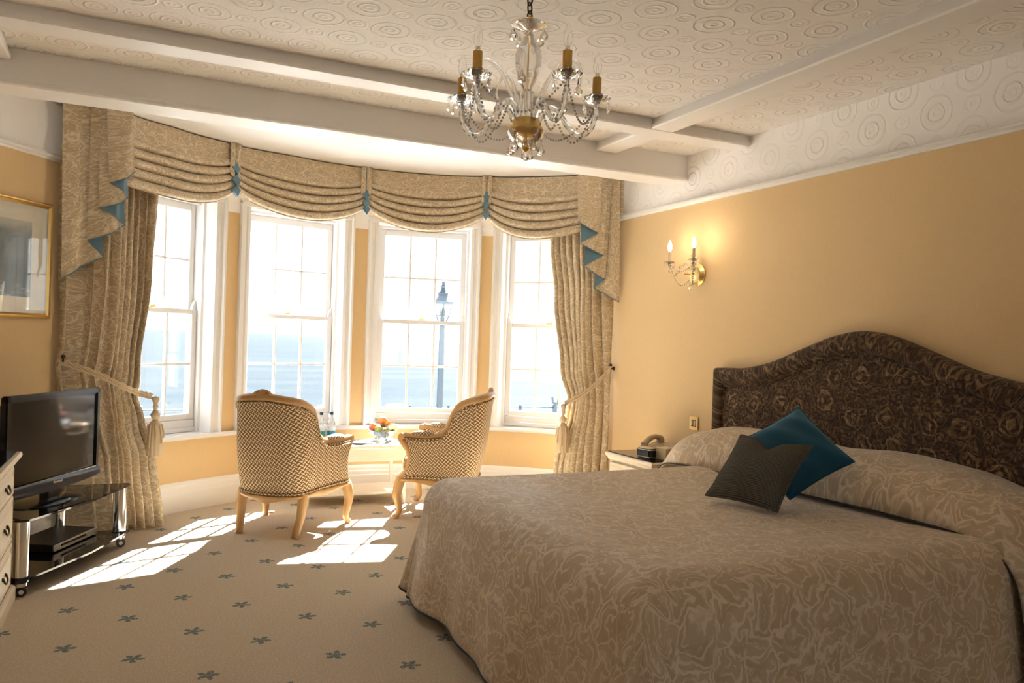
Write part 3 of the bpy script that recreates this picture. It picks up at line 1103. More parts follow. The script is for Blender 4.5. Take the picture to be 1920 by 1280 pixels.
# ------------------------------------------------------------------ bed, headboard, spread, cushions
HB = [(4.068, 1.173), (3.99, 1.177), (3.807, 1.184), (3.549, 1.236), (3.321, 1.317), (3.111, 1.387), (2.934, 1.413), (2.757, 1.387), (2.547, 1.317), (2.319, 1.236), (2.061, 1.184), (1.878, 1.177), (1.80, 1.173)]
HI = [(3.968, 1.062), (3.90, 1.066), (3.741, 1.080), (3.544, 1.124), (3.316, 1.203), (3.106, 1.270), (2.934, 1.297), (2.762, 1.270), (2.552, 1.203), (2.324, 1.124), (2.127, 1.080), (1.968, 1.066), (1.90, 1.062)]


def csp(P, n):
    out = []
    for i in range(len(P) - 1):
        p0, p1, p2, p3 = [Vector(P[max(0, min(len(P) - 1, j))]) for j in (i - 1, i, i + 1, i + 2)]
        for k in range(n):
            t = k / n
            out.append(0.5 * ((2 * p1) + (p2 - p0) * t + (2 * p0 - 5 * p1 + 4 * p2 - p3) * t * t + (3 * p1 - p0 - 3 * p2 + p3) * t ** 3))
    out.append(Vector(P[-1]))
    return out


M_CORD = plain('dark_brown_cord', (0.03, 0.022, 0.016), 0.8)
BX0, BX1, BY0, BY1, BZ = 1.27, 3.33, 1.80, 3.72, 0.600
bed = thing('bed', 'wide double bed with a tall serpentine headboard in dark brown paisley cloth', 'bed', (2.3, 2.76, 0))
bl = Vector(bed.location)
ho = [Vector((4.068, 0.30))] + [Vector((4.068, 0.30 + 0.8 * k / 6)) for k in range(1, 7)] + csp(HB, 8) + [Vector((1.80, 1.10 - 0.8 * k / 6)) for k in range(0, 7)]
hi = [Vector((3.968, 0.30))] + [Vector((3.968, 0.30 + 0.7 * k / 6)) for k in range(1, 7)] + csp(HI, 8) + [Vector((1.90, 1.0 - 0.7 * k / 6)) for k in range(0, 7)]
N = len(ho)


def border(u, v):
    i = int(round(u * (N - 1)))
    # v: 0 wall edge outside .. 1 inner seam
    k = [(0.0, 0.0), (0.0, 0.035), (0.06, 0.066), (0.25, 0.085), (0.5, 0.090), (0.75, 0.084), (0.93, 0.066), (1.0, 0.045)][int(round(v * 7))]
    p = ho[i].lerp(hi[i], k[0])
    return (XR - 0.004 - k[1] - bl.x, p.x - bl.y, p.y)


m = MB().grid(border, N - 1, 7, uvf=lambda u, v: (ho[int(round(u * (N - 1)))].x + 0.3, ho[int(round(u * (N - 1)))].lerp(hi[int(round(u * (N - 1)))], v).y))
m.build('headboard_border', M_PAIS, bed, sharp=80)


def panel(u, v):
    i = int(round(u * (N - 1)))
    p = hi[i]
    z = lerp(0.30, p.y, v)
    e = min(1.0, 6 * (1 - v)) * min(1.0, 9 * u, 9 * (1 - u))
    return (XR - 0.050 - 0.014 * math.sqrt(max(0, e)) - bl.x, p.x - bl.y, z)


m = MB().grid(panel, N - 1, 12, uvf=lambda u, v: (hi[int(round(u * (N - 1)))].x, lerp(0.30, hi[int(round(u * (N - 1)))].y, v)))
m.build('headboard_panel', M_PAIS, bed, sharp=80)
m = MB().tube([(XR - 0.058 - bl.x, p.x - bl.y, p.y) for p in hi], 0.006, 6)
m.build('headboard_piping', M_PAIS, bed)
m = MB().box((0.03, 0.0, 0.20), (BX1 - BX0 - 0.14, BY1 - BY0 - 0.16, 0.30), 0.02)
m.build('divan_base', plain('divan_ticking', (0.5, 0.4, 0.3), 0.8), bed)
m = MB().box((0.03, 0.0, 0.46), (BX1 - BX0 - 0.10, BY1 - BY0 - 0.12, 0.20), 0.05, seg=3)
m.build('mattress', plain('mattress_cover', (0.75, 0.7, 0.62), 0.8), bed)

RR = 0.13
TOPX0, TOPX1, TOPY0, TOPY1 = BX0 + RR, 3.33, BY0 + RR, BY1 - RR
DROP = RR * PI / 2 + 0.44


def spread(U, V):
    """U, V in cloth metres from the inner rectangle of the mattress top"""
    cx_ = min(max(U, TOPX0), TOPX1)
    cy_ = min(max(V, TOPY0), TOPY1)
    ex, ey = U - cx_, V - cy_
    d = max(abs(ex), abs(ey))
    if d < 1e-9:
        # gentle dips and quilting of the top
        z = BZ - 0.008 + 0.006 * math.sin(U * 3.1 + V * 1.3) * math.sin(V * 4.1) + 0.004 * math.sin(U * 9 + V * 4)
        edge = min(U - TOPX0, V - TOPY0, TOPY1 - V)
        z += 0.008 * (1 - smooth01(edge / 0.25)) - 0.016 * smooth01(edge / 0.5)
        return Vector((U, V, z + 0.016))
    l = math.hypot(ex, ey)
    dx, dy = ex / l, ey / l
    corner = abs(dx * dy) * 2
    if d < RR * PI / 2:
        o, h = RR * math.sin(d / RR), RR * (1 - math.cos(d / RR))
    else:
        L = d - RR * PI / 2
        side_along = V if abs(ex) > abs(ey) else U
        fold = 0.018 * math.sin(side_along * 7.3 + 0.8) + 0.012 * math.sin(side_along * 15.1)
        ang = math.atan2(dy, dx)
        fl = 0.12 + 0.10 * corner ** 2 + 0.07 * corner * math.sin(ang * 11)
        o = RR + L * fl + fold * (L / 0.44) * (1 - corner)
        h = RR + L * math.sqrt(max(0.1, 1 - min(0.5, fl) ** 2))
    z = BZ + 0.016 - h
    z -= 0.006 * math.sin(3.0 * cx_ + 2.0 * cy_) * min(1, d / 0.2)
    return Vector((cx_ + dx * o, cy_ + dy * o, max(0.02, z)))


NX, NY = 96, 118
U0, V0, V1 = TOPX0 - DROP, TOPY0 - DROP, TOPY1 + DROP


def spf(u, v):
    return spread(lerp(U0, 3.30, u), lerp(V0, V1, v))


m = MB().grid(spf, NX, NY, uvf=lambda u, v: (lerp(U0, 3.30, u), lerp(V0, V1, v)))
sp_o = m.build('bedspread', M_BED, sharp=180)
md = sp_o.modifiers.new('cloth_thickness', 'SOLIDIFY')
md.thickness = 0.008
md.offset = 1.0
tag(sp_o, 'beige damask bedspread draped over the bed and its pillows', 'bedspread')
hp = [spf(1, 1 - k / 10 * 0.0) for k in range(1)]
hp = [spf(1 - k / NX, 1) for k in range(NX + 1)] + [spf(0, 1 - k / NY) for k in range(1, NY + 1)] + [spf(k / NX, 0) for k in range(1, NX + 1)]
m = MB().tube([p + Vector((0, 0, 0.0)) for p in hp], 0.010, 6)
m.build('hem_piping', M_HEM, sp_o)['label'] = 'dark blue piping along the hem'

# the part folded up over the pillows: a long swelling against the headboard
PATH = [(4.12, 0.505), (4.03, 0.545), (3.92, 0.575), (3.75, 0.598), (3.50, 0.605), (2.90, 0.605), (2.30, 0.605), (1.98, 0.602), (1.86, 0.575), (1.785, 0.49), (1.75, 0.34), (1.73, 0.18), (1.72, 0.06)]
pth = csp(PATH, 6)
NP = len(pth)
alen = [0.0]
for i in range(1, NP):
    alen.append(alen[-1] + (pth[i] - pth[i - 1]).length)


def roll(u, v):
    i = int(round(u * (NP - 1)))
    p = pth[i]
    a = pth[min(NP - 1, i + 1)] - pth[max(0, i - 1)]
    a.normalize()
    nrm = Vector((-a.y, a.x))                     # outward of the bed surface
    if nrm.y < 0 and abs(nrm.y) > abs(nrm.x):
        nrm = -nrm
    if abs(nrm.x) > abs(nrm.y) and nrm.x > 0:
        nrm = -nrm
    hgt = sinterp(p.x if i < NP * 0.6 else p.x, [1.70, 1.80, 1.95, 2.25, 2.55, 2.78, 2.98, 3.30, 3.62, 3.85, 4.05, 4.16],
                  [0.045, 0.085, 0.145, 0.205, 0.222, 0.212, 0.205, 0.228, 0.232, 0.195, 0.085, 0.012])
    if v < 0.62:
        k = v / 0.62
        pr = math.sqrt(max(0.0, 1 - (1 - k) ** 2.2)) if k > 0 else 0
    else:
        pr = 1 - 0.10 * ((v - 0.62) / 0.38) ** 2
    x0 = 2.875 + 0.13 * smooth01((p.x - 3.75) / 0.4) + 0.015 * math.sin(p.x * 6)
    x = lerp(x0, 3.365, v ** 0.9)
    q = p + nrm * (hgt * pr + 0.012)
    q.y += 0.006 * math.sin(p.x * 9 + v * 5) * pr
    return Vector((x, q.x, q.y))


m = MB().grid(roll, NP - 1, 26, uvf=lambda u, v: (3.6 + v * 0.62, alen[int(round(u * (NP - 1)))]))
ro = m.build('pillow_fold', M_BED, sp_o, sharp=180)
md = ro.modifiers.new('cloth_thickness', 'SOLIDIFY')
md.thickness = 0.008
md.offset = -1.0
m = MB().tube([roll(i / (NP - 1), 0) + Vector((-0.004, 0, 0.004)) for i in range(NP)], 0.0042, 6)
m.build('seam_piping', M_CORD, sp_o)['label'] = 'dark cord piping along the pillow seam'


def cushion(name, label, mat, c, X, Y, size, thick, chop=0.0, group=None, welt=None):
    """square scatter cushion; X, Y are its in-plane axes"""
    X, Y = Vector(X).normalized(), Vector(Y)
    Y = (Y - X * X.dot(Y)).normalized()
    Z = X.cross(Y)
    root = thing(name, label, 'cushion', c)
    h = size / 2

    def side(sg):
        def fn(u, v):
            a, b = 2 * u - 1, 2 * v - 1
            t = ((1 - abs(a) ** 2.3) * (1 - abs(b) ** 2.3)) ** 0.55 if abs(a) < 1 and abs(b) < 1 else 0.0
            pin = 1 - 0.07 * (1 - abs(b) ** 2) * abs(a) ** 3
            pin2 = 1 - 0.07 * (1 - abs(a) ** 2) * abs(b) ** 3
            x, y = a * h * pin, b * h * pin2
            if chop > 0 and b > 0:
                y -= chop * math.exp(-(a / 0.32) ** 2) * b ** 1.5
            z = sg * thick * t * (1 - 0.55 * (1 if chop else 0) * math.exp(-(a / 0.25) ** 2) * max(0, b) ** 2)
            z += 0.004 * math.sin(9 * a + 5 * b) * t
            return X * x + Y * y + Z * z
        return fn
    m = MB()
    m.grid(side(1), 28, 28, uvf=lambda u, v: (u * size, v * size))
    m.grid(side(-1), 28, 28, uvf=lambda u, v: (u * size, v * size))
    m.build('cover', mat, root, sharp=180)
    f = side(1)
    edge = [f(k / 20, 0) for k in range(20)] + [f(1, k / 20) for k in range(20)] + [f(1 - k / 20, 1) for k in range(20)] + [f(0, 1 - k / 20) for k in range(20)]
    MB().tube(edge, 0.005, 6, closed=True).build('piping', welt or mat, root)
    return root


gv = G('blue_velvet', (0.006, 0.055, 0.105), 0.6, 0, 0.2)
gv.b.inputs['Sheen Weight'].default_value = 0.6
gv.b.inputs['Sheen Tint'].default_value = (0.2, 0.6, 0.9, 1)
gv.col(gv.mix(gv.noise(gv.tc(), 6, 2), (0.005, 0.045, 0.085), (0.010, 0.075, 0.135)))
gg = G('grey_ribbed_cloth', (0.12, 0.115, 0.10), 0.85, 0, 0.15)
rb = gg.M('SINE', gg.M('MULTIPLY', gg.n('SeparateXYZ', {0: gg.V('ADD', gg.tc('UV'), gg.V('SCALE', gg.n('TexNoise', {'Vector': gg.tc('UV'), 'Scale': 50.0}).outputs['Color'], sc=0.004))}).outputs[1], 900))
gg.col(gg.mix(gg.step(rb, -0.6, 0.8), (0.055, 0.052, 0.045), (0.135, 0.125, 0.105)))
gg.bump(rb, 0.0012)
cushion('scatter_cushion', 'plain dark blue velvet cushion standing on one corner against the pillows', gv.m, (2.762, 2.743, 0.832), (0.874, -0.167, 0.456), (-0.168, 0.777, 0.606), 0.365, 0.07)
cushion('scatter_cushion', 'grey ribbed cushion leaning in front of the blue one', gg.m, (2.492, 2.685, 0.762), (0.247, -0.969, -0.023), (0.675, 0.155, 0.721), 0.36, 0.07, 0.05)

# ------------------------------------------------------------------ armchairs
HP = [(0, -0.27), (0.085, -0.268), (0.160, -0.255), (0.207, -0.220), (0.228, -0.15), (0.244, -0.06), (0.275, 0.04), (0.305, 0.13), (0.320, 0.205)]
HC = csp(HP, 10)
hl = [0.0]
for i in range(1, len(HC)):
    hl.append(hl[-1] + (HC[i] - HC[i - 1]).length)
HL = hl[-1]


def plan(s):
    a = abs(s) * HL
    x = interp(a, hl, [p.x for p in HC])
    y = interp(a, hl, [p.y for p in HC])
    e = 0.004
    x2 = interp(min(HL, a + e), hl, [p.x for p in HC])
    y2 = interp(min(HL, a + e), hl, [p.y for p in HC])
    x1 = interp(max(0, a - e), hl, [p.x for p in HC])
    y1 = interp(max(0, a - e), hl, [p.y for p in HC])
    sg = 1 if s >= 0 else -1
    nx, ny = (y2 - y1), -(x2 - x1)
    l = math.hypot(nx, ny) or 1
    nx, ny = nx / l, ny / l
    if abs(s) < 1e-6:
        nx, ny = 0, -1
    return x * sg, y, nx * sg, ny, a * sg


ST = [0.0, 0.10, 0.20, 0.29, 0.36, 0.42, 0.46, 0.49, 0.53, 0.60, 0.72, 0.86, 1.0]
SZ = [0.897, 0.893, 0.884, 0.872, 0.856, 0.832, 0.802, 0.760, 0.650, 0.598, 0.590, 0.592, 0.600]


def shell(s, z, out):
    """point on the wrapped back: s along the plan, z height, out = outward offset"""
    x, y, nx, ny, a = plan(s)
    k = (z - 0.28) / 0.64
    bk = max(0.0, 1 - abs(s) / 0.62)
    y -= 0.105 * k * smooth01(bk * 1.4)
    x *= 1 + 0.035 * k
    fr = smooth01((abs(s) - 0.8) / 0.2)
    y -= 0.055 * fr * math.sin(PI * max(0, min(1, (z - 0.30) / 0.30)))
    bulge = 0.012 * math.sin(PI * max(0, min(1, (z - 0.28) / 0.5)))
    o = out + (bulge if out > 0 else 0)
    return Vector((x + nx * o, y + ny * o, z))


def top_z(s):
    return interp(abs(s), ST, SZ)


def bot_z(s):
    return lerp(0.258, 0.292, smooth01(abs(s)))


def make_chair(label, loc, rotz):
    root = thing('armchair', label, 'armchair', loc, rotz, 'upholstered armchairs by the bay window')
    m = MB()

    def outer(u, v):
        s = 2 * u - 1
        return shell(s, lerp(bot_z(s), top_z(s) - 0.012, v), 0.020)

    def inner(u, v):
        s = 2 * u - 1
        puff = 0.02 * math.sin(PI * v) * math.sin(PI * u) ** 0.3
        return shell(s, lerp(bot_z(s), top_z(s) - 0.012, v), -0.028 - puff)
    uvf = lambda u, v: ((2 * u - 1) * HL, lerp(0.28, top_z(2 * u - 1), v))
    m.grid(outer, 96, 16, uvf=uvf)
    m.grid(inner, 96, 16, uvf=uvf)
    m.grid(lambda u, v: outer(u, 1).lerp(inner(u, 1), v), 96, 1, uvf=lambda u, v: ((2 * u - 1) * HL, 0.9 + v * 0.05))
    for e in (0, 1):
        m.grid(lambda u, v, e=e: outer(e, v).lerp(inner(e, v), u), 1, 16, uvf=lambda u, v: (u * 0.05, v * 0.3))
    m.build('back_upholstery', M_WEAVE, root, sharp=70)
    # show-wood rail following the top edge
    rail = [shell(-1 + 2 * i / 140, top_z(-1 + 2 * i / 140), -0.002) for i in range(141)]
    f = MB().tube(rail, lambda t: 0.029 if 0.27 < t < 0.73 else 0.024, 10)
    # arm fronts: scrolled supports sweeping back and down to the front legs
    for sg in (-1, 1):
        e = shell(sg, 0.600, -0.002)
        P = csp([e + Vector((0, 0.012, 0.002)), e + Vector((0, 0.018, -0.03)), Vector((sg * 0.322, 0.168, 0.50)), Vector((sg * 0.318, 0.150, 0.42)), Vector((sg * 0.314, 0.172, 0.345)), Vector((sg * 0.312, 0.225, 0.285))], 6)
        f.tube(P, lambda t: lerp(0.022, 0.028, t), 10)
        f.tube([e + Vector((-0.026, 0.012, -0.006)), e + Vector((0.026, 0.012, -0.006))], 0.024, 12)
        f.ball(Vector((sg * 0.316, 0.16, 0.325)), 0.030, 10, 8, (0.8, 1.0, 1.2))
    f.build('frame', M_GILT, root, sharp=60)
    # carved crest
    c = MB()
    top = shell(0, 0.895, 0.0)
    for k in range(-4, 5):
        a = k / 4
        c.ball(top + Vector((a * 0.055, 0, 0.026 + 0.016 * (1 - a * a))), 0.014 - 0.004 * abs(a), 8, 6, (1, 1.3, 1))
    c.ball(top + Vector((0, 0.0, 0.028)), 0.024, 10, 8, (1.4, 0.9, 0.8))
    c.build('crest', M_GILT, root, sharp=60)
    # gimp edging
    g = MB()
    g.tube([shell(-0.985 + 1.97 * i / 120, top_z(-0.985 + 1.97 * i / 120) - 0.030 - (0.0 if abs(-0.985 + 1.97 * i / 120) < 0.3 or abs(-0.985 + 1.97 * i / 120) > 0.55 else 0.012), 0.026) for i in range(121)], 0.0055, 6)
    g.tube([shell(-0.985 + 1.97 * i / 120, bot_z(-0.985 + 1.97 * i / 120) + 0.014, 0.026) for i in range(121)], 0.0065, 6)
    g.build('gimp_trim', M_WEAVE, root)
    # seat rail
    ring = []
    for i in range(61):
        s = -1 + 2 * i / 60
        x, y, nx, ny, a = plan(s)
        ring.append((x + nx * 0.020, y + ny * 0.020, s))
    for i in range(1, 24):
        t = i / 24
        ring.append((lerp(0.338, -0.338, t), 0.235 + 0.055 * math.sin(PI * t) ** 0.7, 2.0 + t))
    n = len(ring)

    def rr(u, v):
        i = int(round(u * n)) % n
        x, y, s = ring[i]
        dip = 0.028 * abs(math.sin(PI * abs(s) * 1.5)) if s < 1.5 else 0.028 * math.sin(PI * (s - 2)) ** 2
        zb = (bot_z(s) if s < 1.5 else 0.292) - 0.048 + dip
        zt = (bot_z(s) if s < 1.5 else 0.292) + 0.004
        k = [(1.0, 0.0), (1.02, 0.25), (1.035, 0.6), (1.02, 0.9), (0.98, 1.0), (0.86, 1.0), (0.86, 0.0), (1.0, 0.0)][int(round(v * 7))]
        return Vector((x * k[0], (y + 0.0) * k[0], lerp(zb, zt, k[1])))
    m = MB().grid(rr, n, 7, cu=True)
    m.build('seat_rail', M_GILT, root, sharp=50)
    # arm pads
    for sg in (-1, 1):
        pad = MB()

        def pf(u, v, sg=sg):
            s = sg * lerp(0.66, 0.93, u)
            b = shell(s, top_z(s), -0.004)
            rad = math.sin(PI * min(1, max(0.0, u))) ** 0.4
            a = PI * v
            x, y, nx, ny, aa = plan(s)
            w_ = 0.034 * rad
            return b + Vector((nx * w_ * math.cos(a), ny * w_ * math.cos(a), 0.012 + 0.034 * rad * math.sin(a)))
        pad.grid(pf, 16, 10, uvf=lambda u, v: (u * 0.2, v * 0.1))
        pad.build('arm_pad', M_WEAVE, root, sharp=80)
    # seat cushion
    cz = [(0.30, 0.94), (0.315, 0.985), (0.36, 1.0), (0.405, 0.985), (0.425, 0.94), (0.437, 0.80), (0.447, 0.5), (0.452, 0.0)]
    inn = []
    for i in range(41):
        s = -0.92 + 1.84 * i / 40
        x, y, nx, ny, a = plan(s)
        inn.append((x - nx * 0.060, y - ny * 0.060))
    for i in range(1, 20):
        t = i / 20
        x0, y0 = inn[40]
        inn.append((lerp(x0, -x0, t) * (1 + 0.12 * math.sin(PI * t)), y0 + 0.02 + 0.075 * math.sin(PI * t) ** 0.45))
    k = len(inn)
    m = MB().grid(lambda u, v: Vector((inn[int(round(u * k)) % k][0] * cz[int(round(v * 7))][1], (inn[int(round(u * k)) % k][1] - 0.02) * cz[int(round(v * 7))][1] + 0.02, cz[int(round(v * 7))][0])), k, 7, cu=True,
                  uvf=lambda u, v: (inn[int(round(u * k)) % k][0] * (cz[int(round(v * 7))][1] if v > 0.5 else 1) + (1.0 if v <= 0.5 else 0) * u, inn[int(round(u * k)) % k][1] * cz[int(round(v * 7))][1] if v > 0.5 else cz[int(round(v * 7))][0]))
    m.build('seat_cushion', M_WEAVE, root, sharp=80)
    # legs: cabriole in front, swept behind
    for sg in (-1, 1):
        P = csp([(sg * 0.308, 0.222, 0.285), (sg * 0.318, 0.235, 0.23), (sg * 0.322, 0.244, 0.17), (sg * 0.314, 0.232, 0.10), (sg * 0.310, 0.228, 0.05), (sg * 0.318, 0.246, 0.012), (sg * 0.320, 0.250, 0.0)], 5)
        l = MB().tube(P, lambda t: interp(t, [0, 0.25, 0.5, 0.75, 0.9, 1], [0.036, 0.035, 0.026, 0.019, 0.021, 0.019]), 10)
        l.ball((sg * 0.319, 0.254, 0.016), 0.019, 8, 6, (1, 1.1, 0.8))
        l.build('leg', M_GILT, root, sharp=60)
        P = csp([(sg * 0.215, -0.205, 0.27), (sg * 0.217, -0.222, 0.20), (sg * 0.214, -0.235, 0.12), (sg * 0.206, -0.258, 0.05), (sg * 0.202, -0.272, 0.0)], 5)
        l = MB().tube(P, lambda t: interp(t, [0, 0.5, 1], [0.036, 0.028, 0.024]), 8)
        l.build('leg', M_GILT, root, sharp=60)
    return root


make_chair('gilt armchair in brown and cream basket weave, its back turned to the room', (0.948, 5.458, 0), math.radians(-39))
make_chair('gilt armchair in brown and cream basket weave, seen side on beyond the bed', (2.085, 5.620, 0), math.radians(58))

# ------------------------------------------------------------------ side table and what stands on it
tb = thing('side_table', 'low white side table with a glass top and bottom shelf under the window', 'table', (1.55, 6.17, 0))
TX, TY = 0.39, 0.195
m = MB().box((0, 0, 0.447), (2 * TX + 0.03, 2 * TY + 0.03, 0.022), 0.006, seg=2)
m.build('top', M_TABLE, tb)
m = MB().box((0, 0, 0.462), (2 * TX - 0.02, 2 * TY - 0.02, 0.006), 0.002)
m.build('glass_cover', plain('pale_glass', (0.55, 0.62, 0.64), 0.05, 0.0, 0.02), tb)
for nm, c, d in (('apron', (0, -TY + 0.012, 0.385), (2 * TX - 0.05, 0.02, 0.10)), ('apron', (0, TY - 0.012, 0.385), (2 * TX - 0.05, 0.02, 0.10)),
                 ('apron', (-TX + 0.012, 0, 0.385), (0.02, 2 * TY - 0.05, 0.10)), ('apron', (TX - 0.012, 0, 0.385), (0.02, 2 * TY - 0.05, 0.10))):
    MB().box(c, d, 0.004).build(nm, M_TABLE, tb)
for sx in (-1, 1):
    for sy in (-1, 1):
        m = MB().tube([(sx * (TX - 0.018), sy * (TY - 0.018), 0.436), (sx * (TX - 0.018), sy * (TY - 0.018), 0.3), (sx * (TX - 0.012), sy * (TY - 0.012), 0.0)], lambda t: lerp(0.021, 0.012, t), 8)
        m.build('leg', M_TABLE, tb)
MB().box((0, 0, 0.088), (2 * TX - 0.03, 2 * TY - 0.03, 0.024), 0.005).build('shelf', M_TABLE, tb)
ZT = 0.4655

M_WATER = crystal('water_bottle', (0.97, 0.99, 1.0), 0.6, 1.33)
M_LBLUE = plain('blue_label', (0.02, 0.30, 0.52), 0.4)
M_LGREEN = plain('teal_label', (0.02, 0.36, 0.38), 0.4)
M_CAP = plain('navy_cap', (0.02, 0.05, 0.11), 0.35)
for (x, y, lm, lab) in ((1.310, 6.235, M_LGREEN, 'clear water bottle with a teal label, middle one of the three'), (1.392, 6.245, M_LBLUE, 'clear water bottle with a blue label, nearest the fruit bowl'),
                        (1.235, 6.13, M_LGREEN, 'clear water bottle mostly hidden behind the chair back')):
    b = thing('water_bottle', lab, 'bottle', (x, y, ZT), 0, 'water bottles on the side table')
    MB().lathe([(0.026, 0.0), (0.031, 0.006), (0.032, 0.02), (0.032, 0.125), (0.029, 0.148), (0.019, 0.180), (0.0125, 0.196), (0.0125, 0.212)], 20).build('body', M_WATER, b)
    MB().lathe([(0.0328, 0.045), (0.0328, 0.105)], 24).build('label_band', lm, b)
    MB().lathe([(0.0329, 0.086), (0.0329, 0.122)], 24).build('neck_label', plain('pale_label', (0.75, 0.82, 0.86), 0.4), b)
    MB().lathe([(0.0145, 0.210), (0.0145, 0.228), (0.012, 0.231), (0.0001, 0.231)], 16).build('cap', M_CAP, b)

pt = thing('plate', 'flat pale silver plate of wrapped sweets lying on the side table', 'plate', (1.575, 6.09, ZT))
MB().lathe([(0.0001, 0.002), (0.05, 0.002), (0.07, 0.006), (0.095, 0.011), (0.097, 0.013), (0.094, 0.014), (0.07, 0.009), (0.05, 0.005), (0.0001, 0.005)], 28).build('dish', plain('silver_plate', (0.7, 0.68, 0.66), 0.25, 0.8, 0.05), pt)
m = MB()
rnd = random.Random(5)
for k in range(9):
    a, r = rnd.uniform(0, 6.28), rnd.uniform(0.0, 0.06)
    m.ball((r * math.cos(a), r * math.sin(a), 0.014), 0.012, 7, 5, (1.4, 0.9, 0.6))
tag(m.build('wrapped_sweets', plain('foil_wrap', (0.80, 0.76, 0.72), 0.35, 0.2, 0.3, 120), pt), kind='stuff')

fb = thing('fruit_bowl', 'footed clear glass bowl piled with fruit on the side table', 'bowl', (1.80, 6.21, ZT))
FBX, FBY = 1.80, 6.21
MB().lathe([(0.045, 0.0), (0.040, 0.008), (0.014, 0.016), (0.014, 0.024), (0.055, 0.036), (0.092, 0.056), (0.118, 0.084), (0.121, 0.085), (0.095, 0.052), (0.055, 0.030), (0.0001, 0.026)], 28,
           wav=lambda a, z: 1 + (0.04 * math.sin(a * 14) if z > 0.05 else 0)).build('bowl', M_CRYST, fb)
for k in range(5):
    a = 2 * PI * k / 5
    MB().tube([(0.03 * math.cos(a), 0.03 * math.sin(a), 0.03), (0.06 * math.cos(a), 0.06 * math.sin(a), 0.012), (0.075 * math.cos(a), 0.075 * math.sin(a), 0.0)], 0.006, 6).build('foot', M_CHROME, fb)


def fruit(name, label, cat, c, r, sc, c1, c2, group, stem=True):
    g = G(name + '_skin', c1, 0.35)
    g.col(g.mix(g.step(g.noise(g.tc(), 18, 3), 0.35, 0.65), c1, c2))
    t = thing(name, label, cat, (FBX + c[0], FBY + c[1], ZT + c[2]), random.uniform(0, 6), group)
    MB().lathe([(0.0001, 0.86 * r * sc), (0.25 * r, 0.95 * r * sc), (0.6 * r, 0.82 * r * sc), (0.92 * r, 0.42 * r * sc), (r, 0.0), (0.9 * r, -0.45 * r * sc), (0.58 * r, -0.82 * r * sc), (0.2 * r, -0.93 * r * sc), (0.0001, -0.88 * r * sc)], 16).build('flesh', g.m, t, sharp=180)
    if stem:
        MB().tube([(0, 0, 0.80 * r * sc), (0.004, 0, 1.15 * r * sc)], 0.003, 6).build('stem', M_DARKMET, t)
    return t


fruit('nectarine', 'orange red nectarine on top of the fruit pile', 'fruit', (0.005, 0.01, 0.155), 0.040, 0.95, (0.75, 0.16, 0.04), (0.85, 0.36, 0.10), 'fruit in the glass bowl', False)
fruit('nectarine', 'orange red nectarine at the window side of the bowl', 'fruit', (0.068, 0.040, 0.120), 0.038, 0.95, (0.78, 0.20, 0.06), (0.85, 0.34, 0.12), 'fruit in the glass bowl', False)
fruit('apple', 'dark red apple at the plate side of the bowl', 'fruit', (-0.07, 0.01, 0.105), 0.040, 0.92, (0.55, 0.05, 0.03), (0.68, 0.18, 0.08), 'fruit in the glass bowl')
fruit('plum', 'dark plum sunk between the red and yellow fruit', 'fruit', (-0.006, -0.036, 0.108), 0.032, 1.05, (0.10, 0.02, 0.025), (0.16, 0.10, 0.03), 'fruit in the glass bowl')
fruit('lime', 'small green lime tucked beside the plum', 'fruit', (-0.056, -0.070, 0.098), 0.030, 1.1, (0.30, 0.36, 0.05), (0.42, 0.45, 0.10), 'fruit in the glass bowl', False)
fruit('pear', 'yellow green pear at the chair side of the bowl', 'fruit', (0.075, -0.04, 0.100), 0.036, 1.15, (0.66, 0.62, 0.18), (0.75, 0.72, 0.30), 'fruit in the glass bowl')
gp = thing('grape_bunch', 'bunch of pale green grapes spilling over the bowl front', 'grapes', (FBX + 0.02, FBY - 0.07, ZT + 0.085))
gm = plain('green_grape', (0.66, 0.68, 0.34), 0.25, 0.0, 0.15)
grape = None
for k in range(26):
    a, r = rnd.uniform(0, 6.28), 0.062 * math.sqrt(rnd.random())
    p = (r * 1.15 * math.cos(a), r * 0.62 * math.sin(a), 0.030 * (1 - (r / 0.07) ** 2) + rnd.uniform(-0.012, 0.008))
    if grape is None:
        grape = MB().ball((0, 0, 0), 0.0125, 8, 6, (1, 1, 1.15)).build('grape', gm, gp)
        grape.location = p
    else:
        dup(grape, gp, location=p)

# ------------------------------------------------------------------ television, stand, player, chest of drawers
D2 = Vector((0.446, 0.895, 0)).normalized()
NF = Vector((D2.y, -D2.x, 0))                      # towards the room
SO = Vector((-0.478, 4.441, 0))


def standp(al, dp, z):
    p = SO + D2 * al - NF * dp
    return (p.x - SO.x, p.y - SO.y, z)


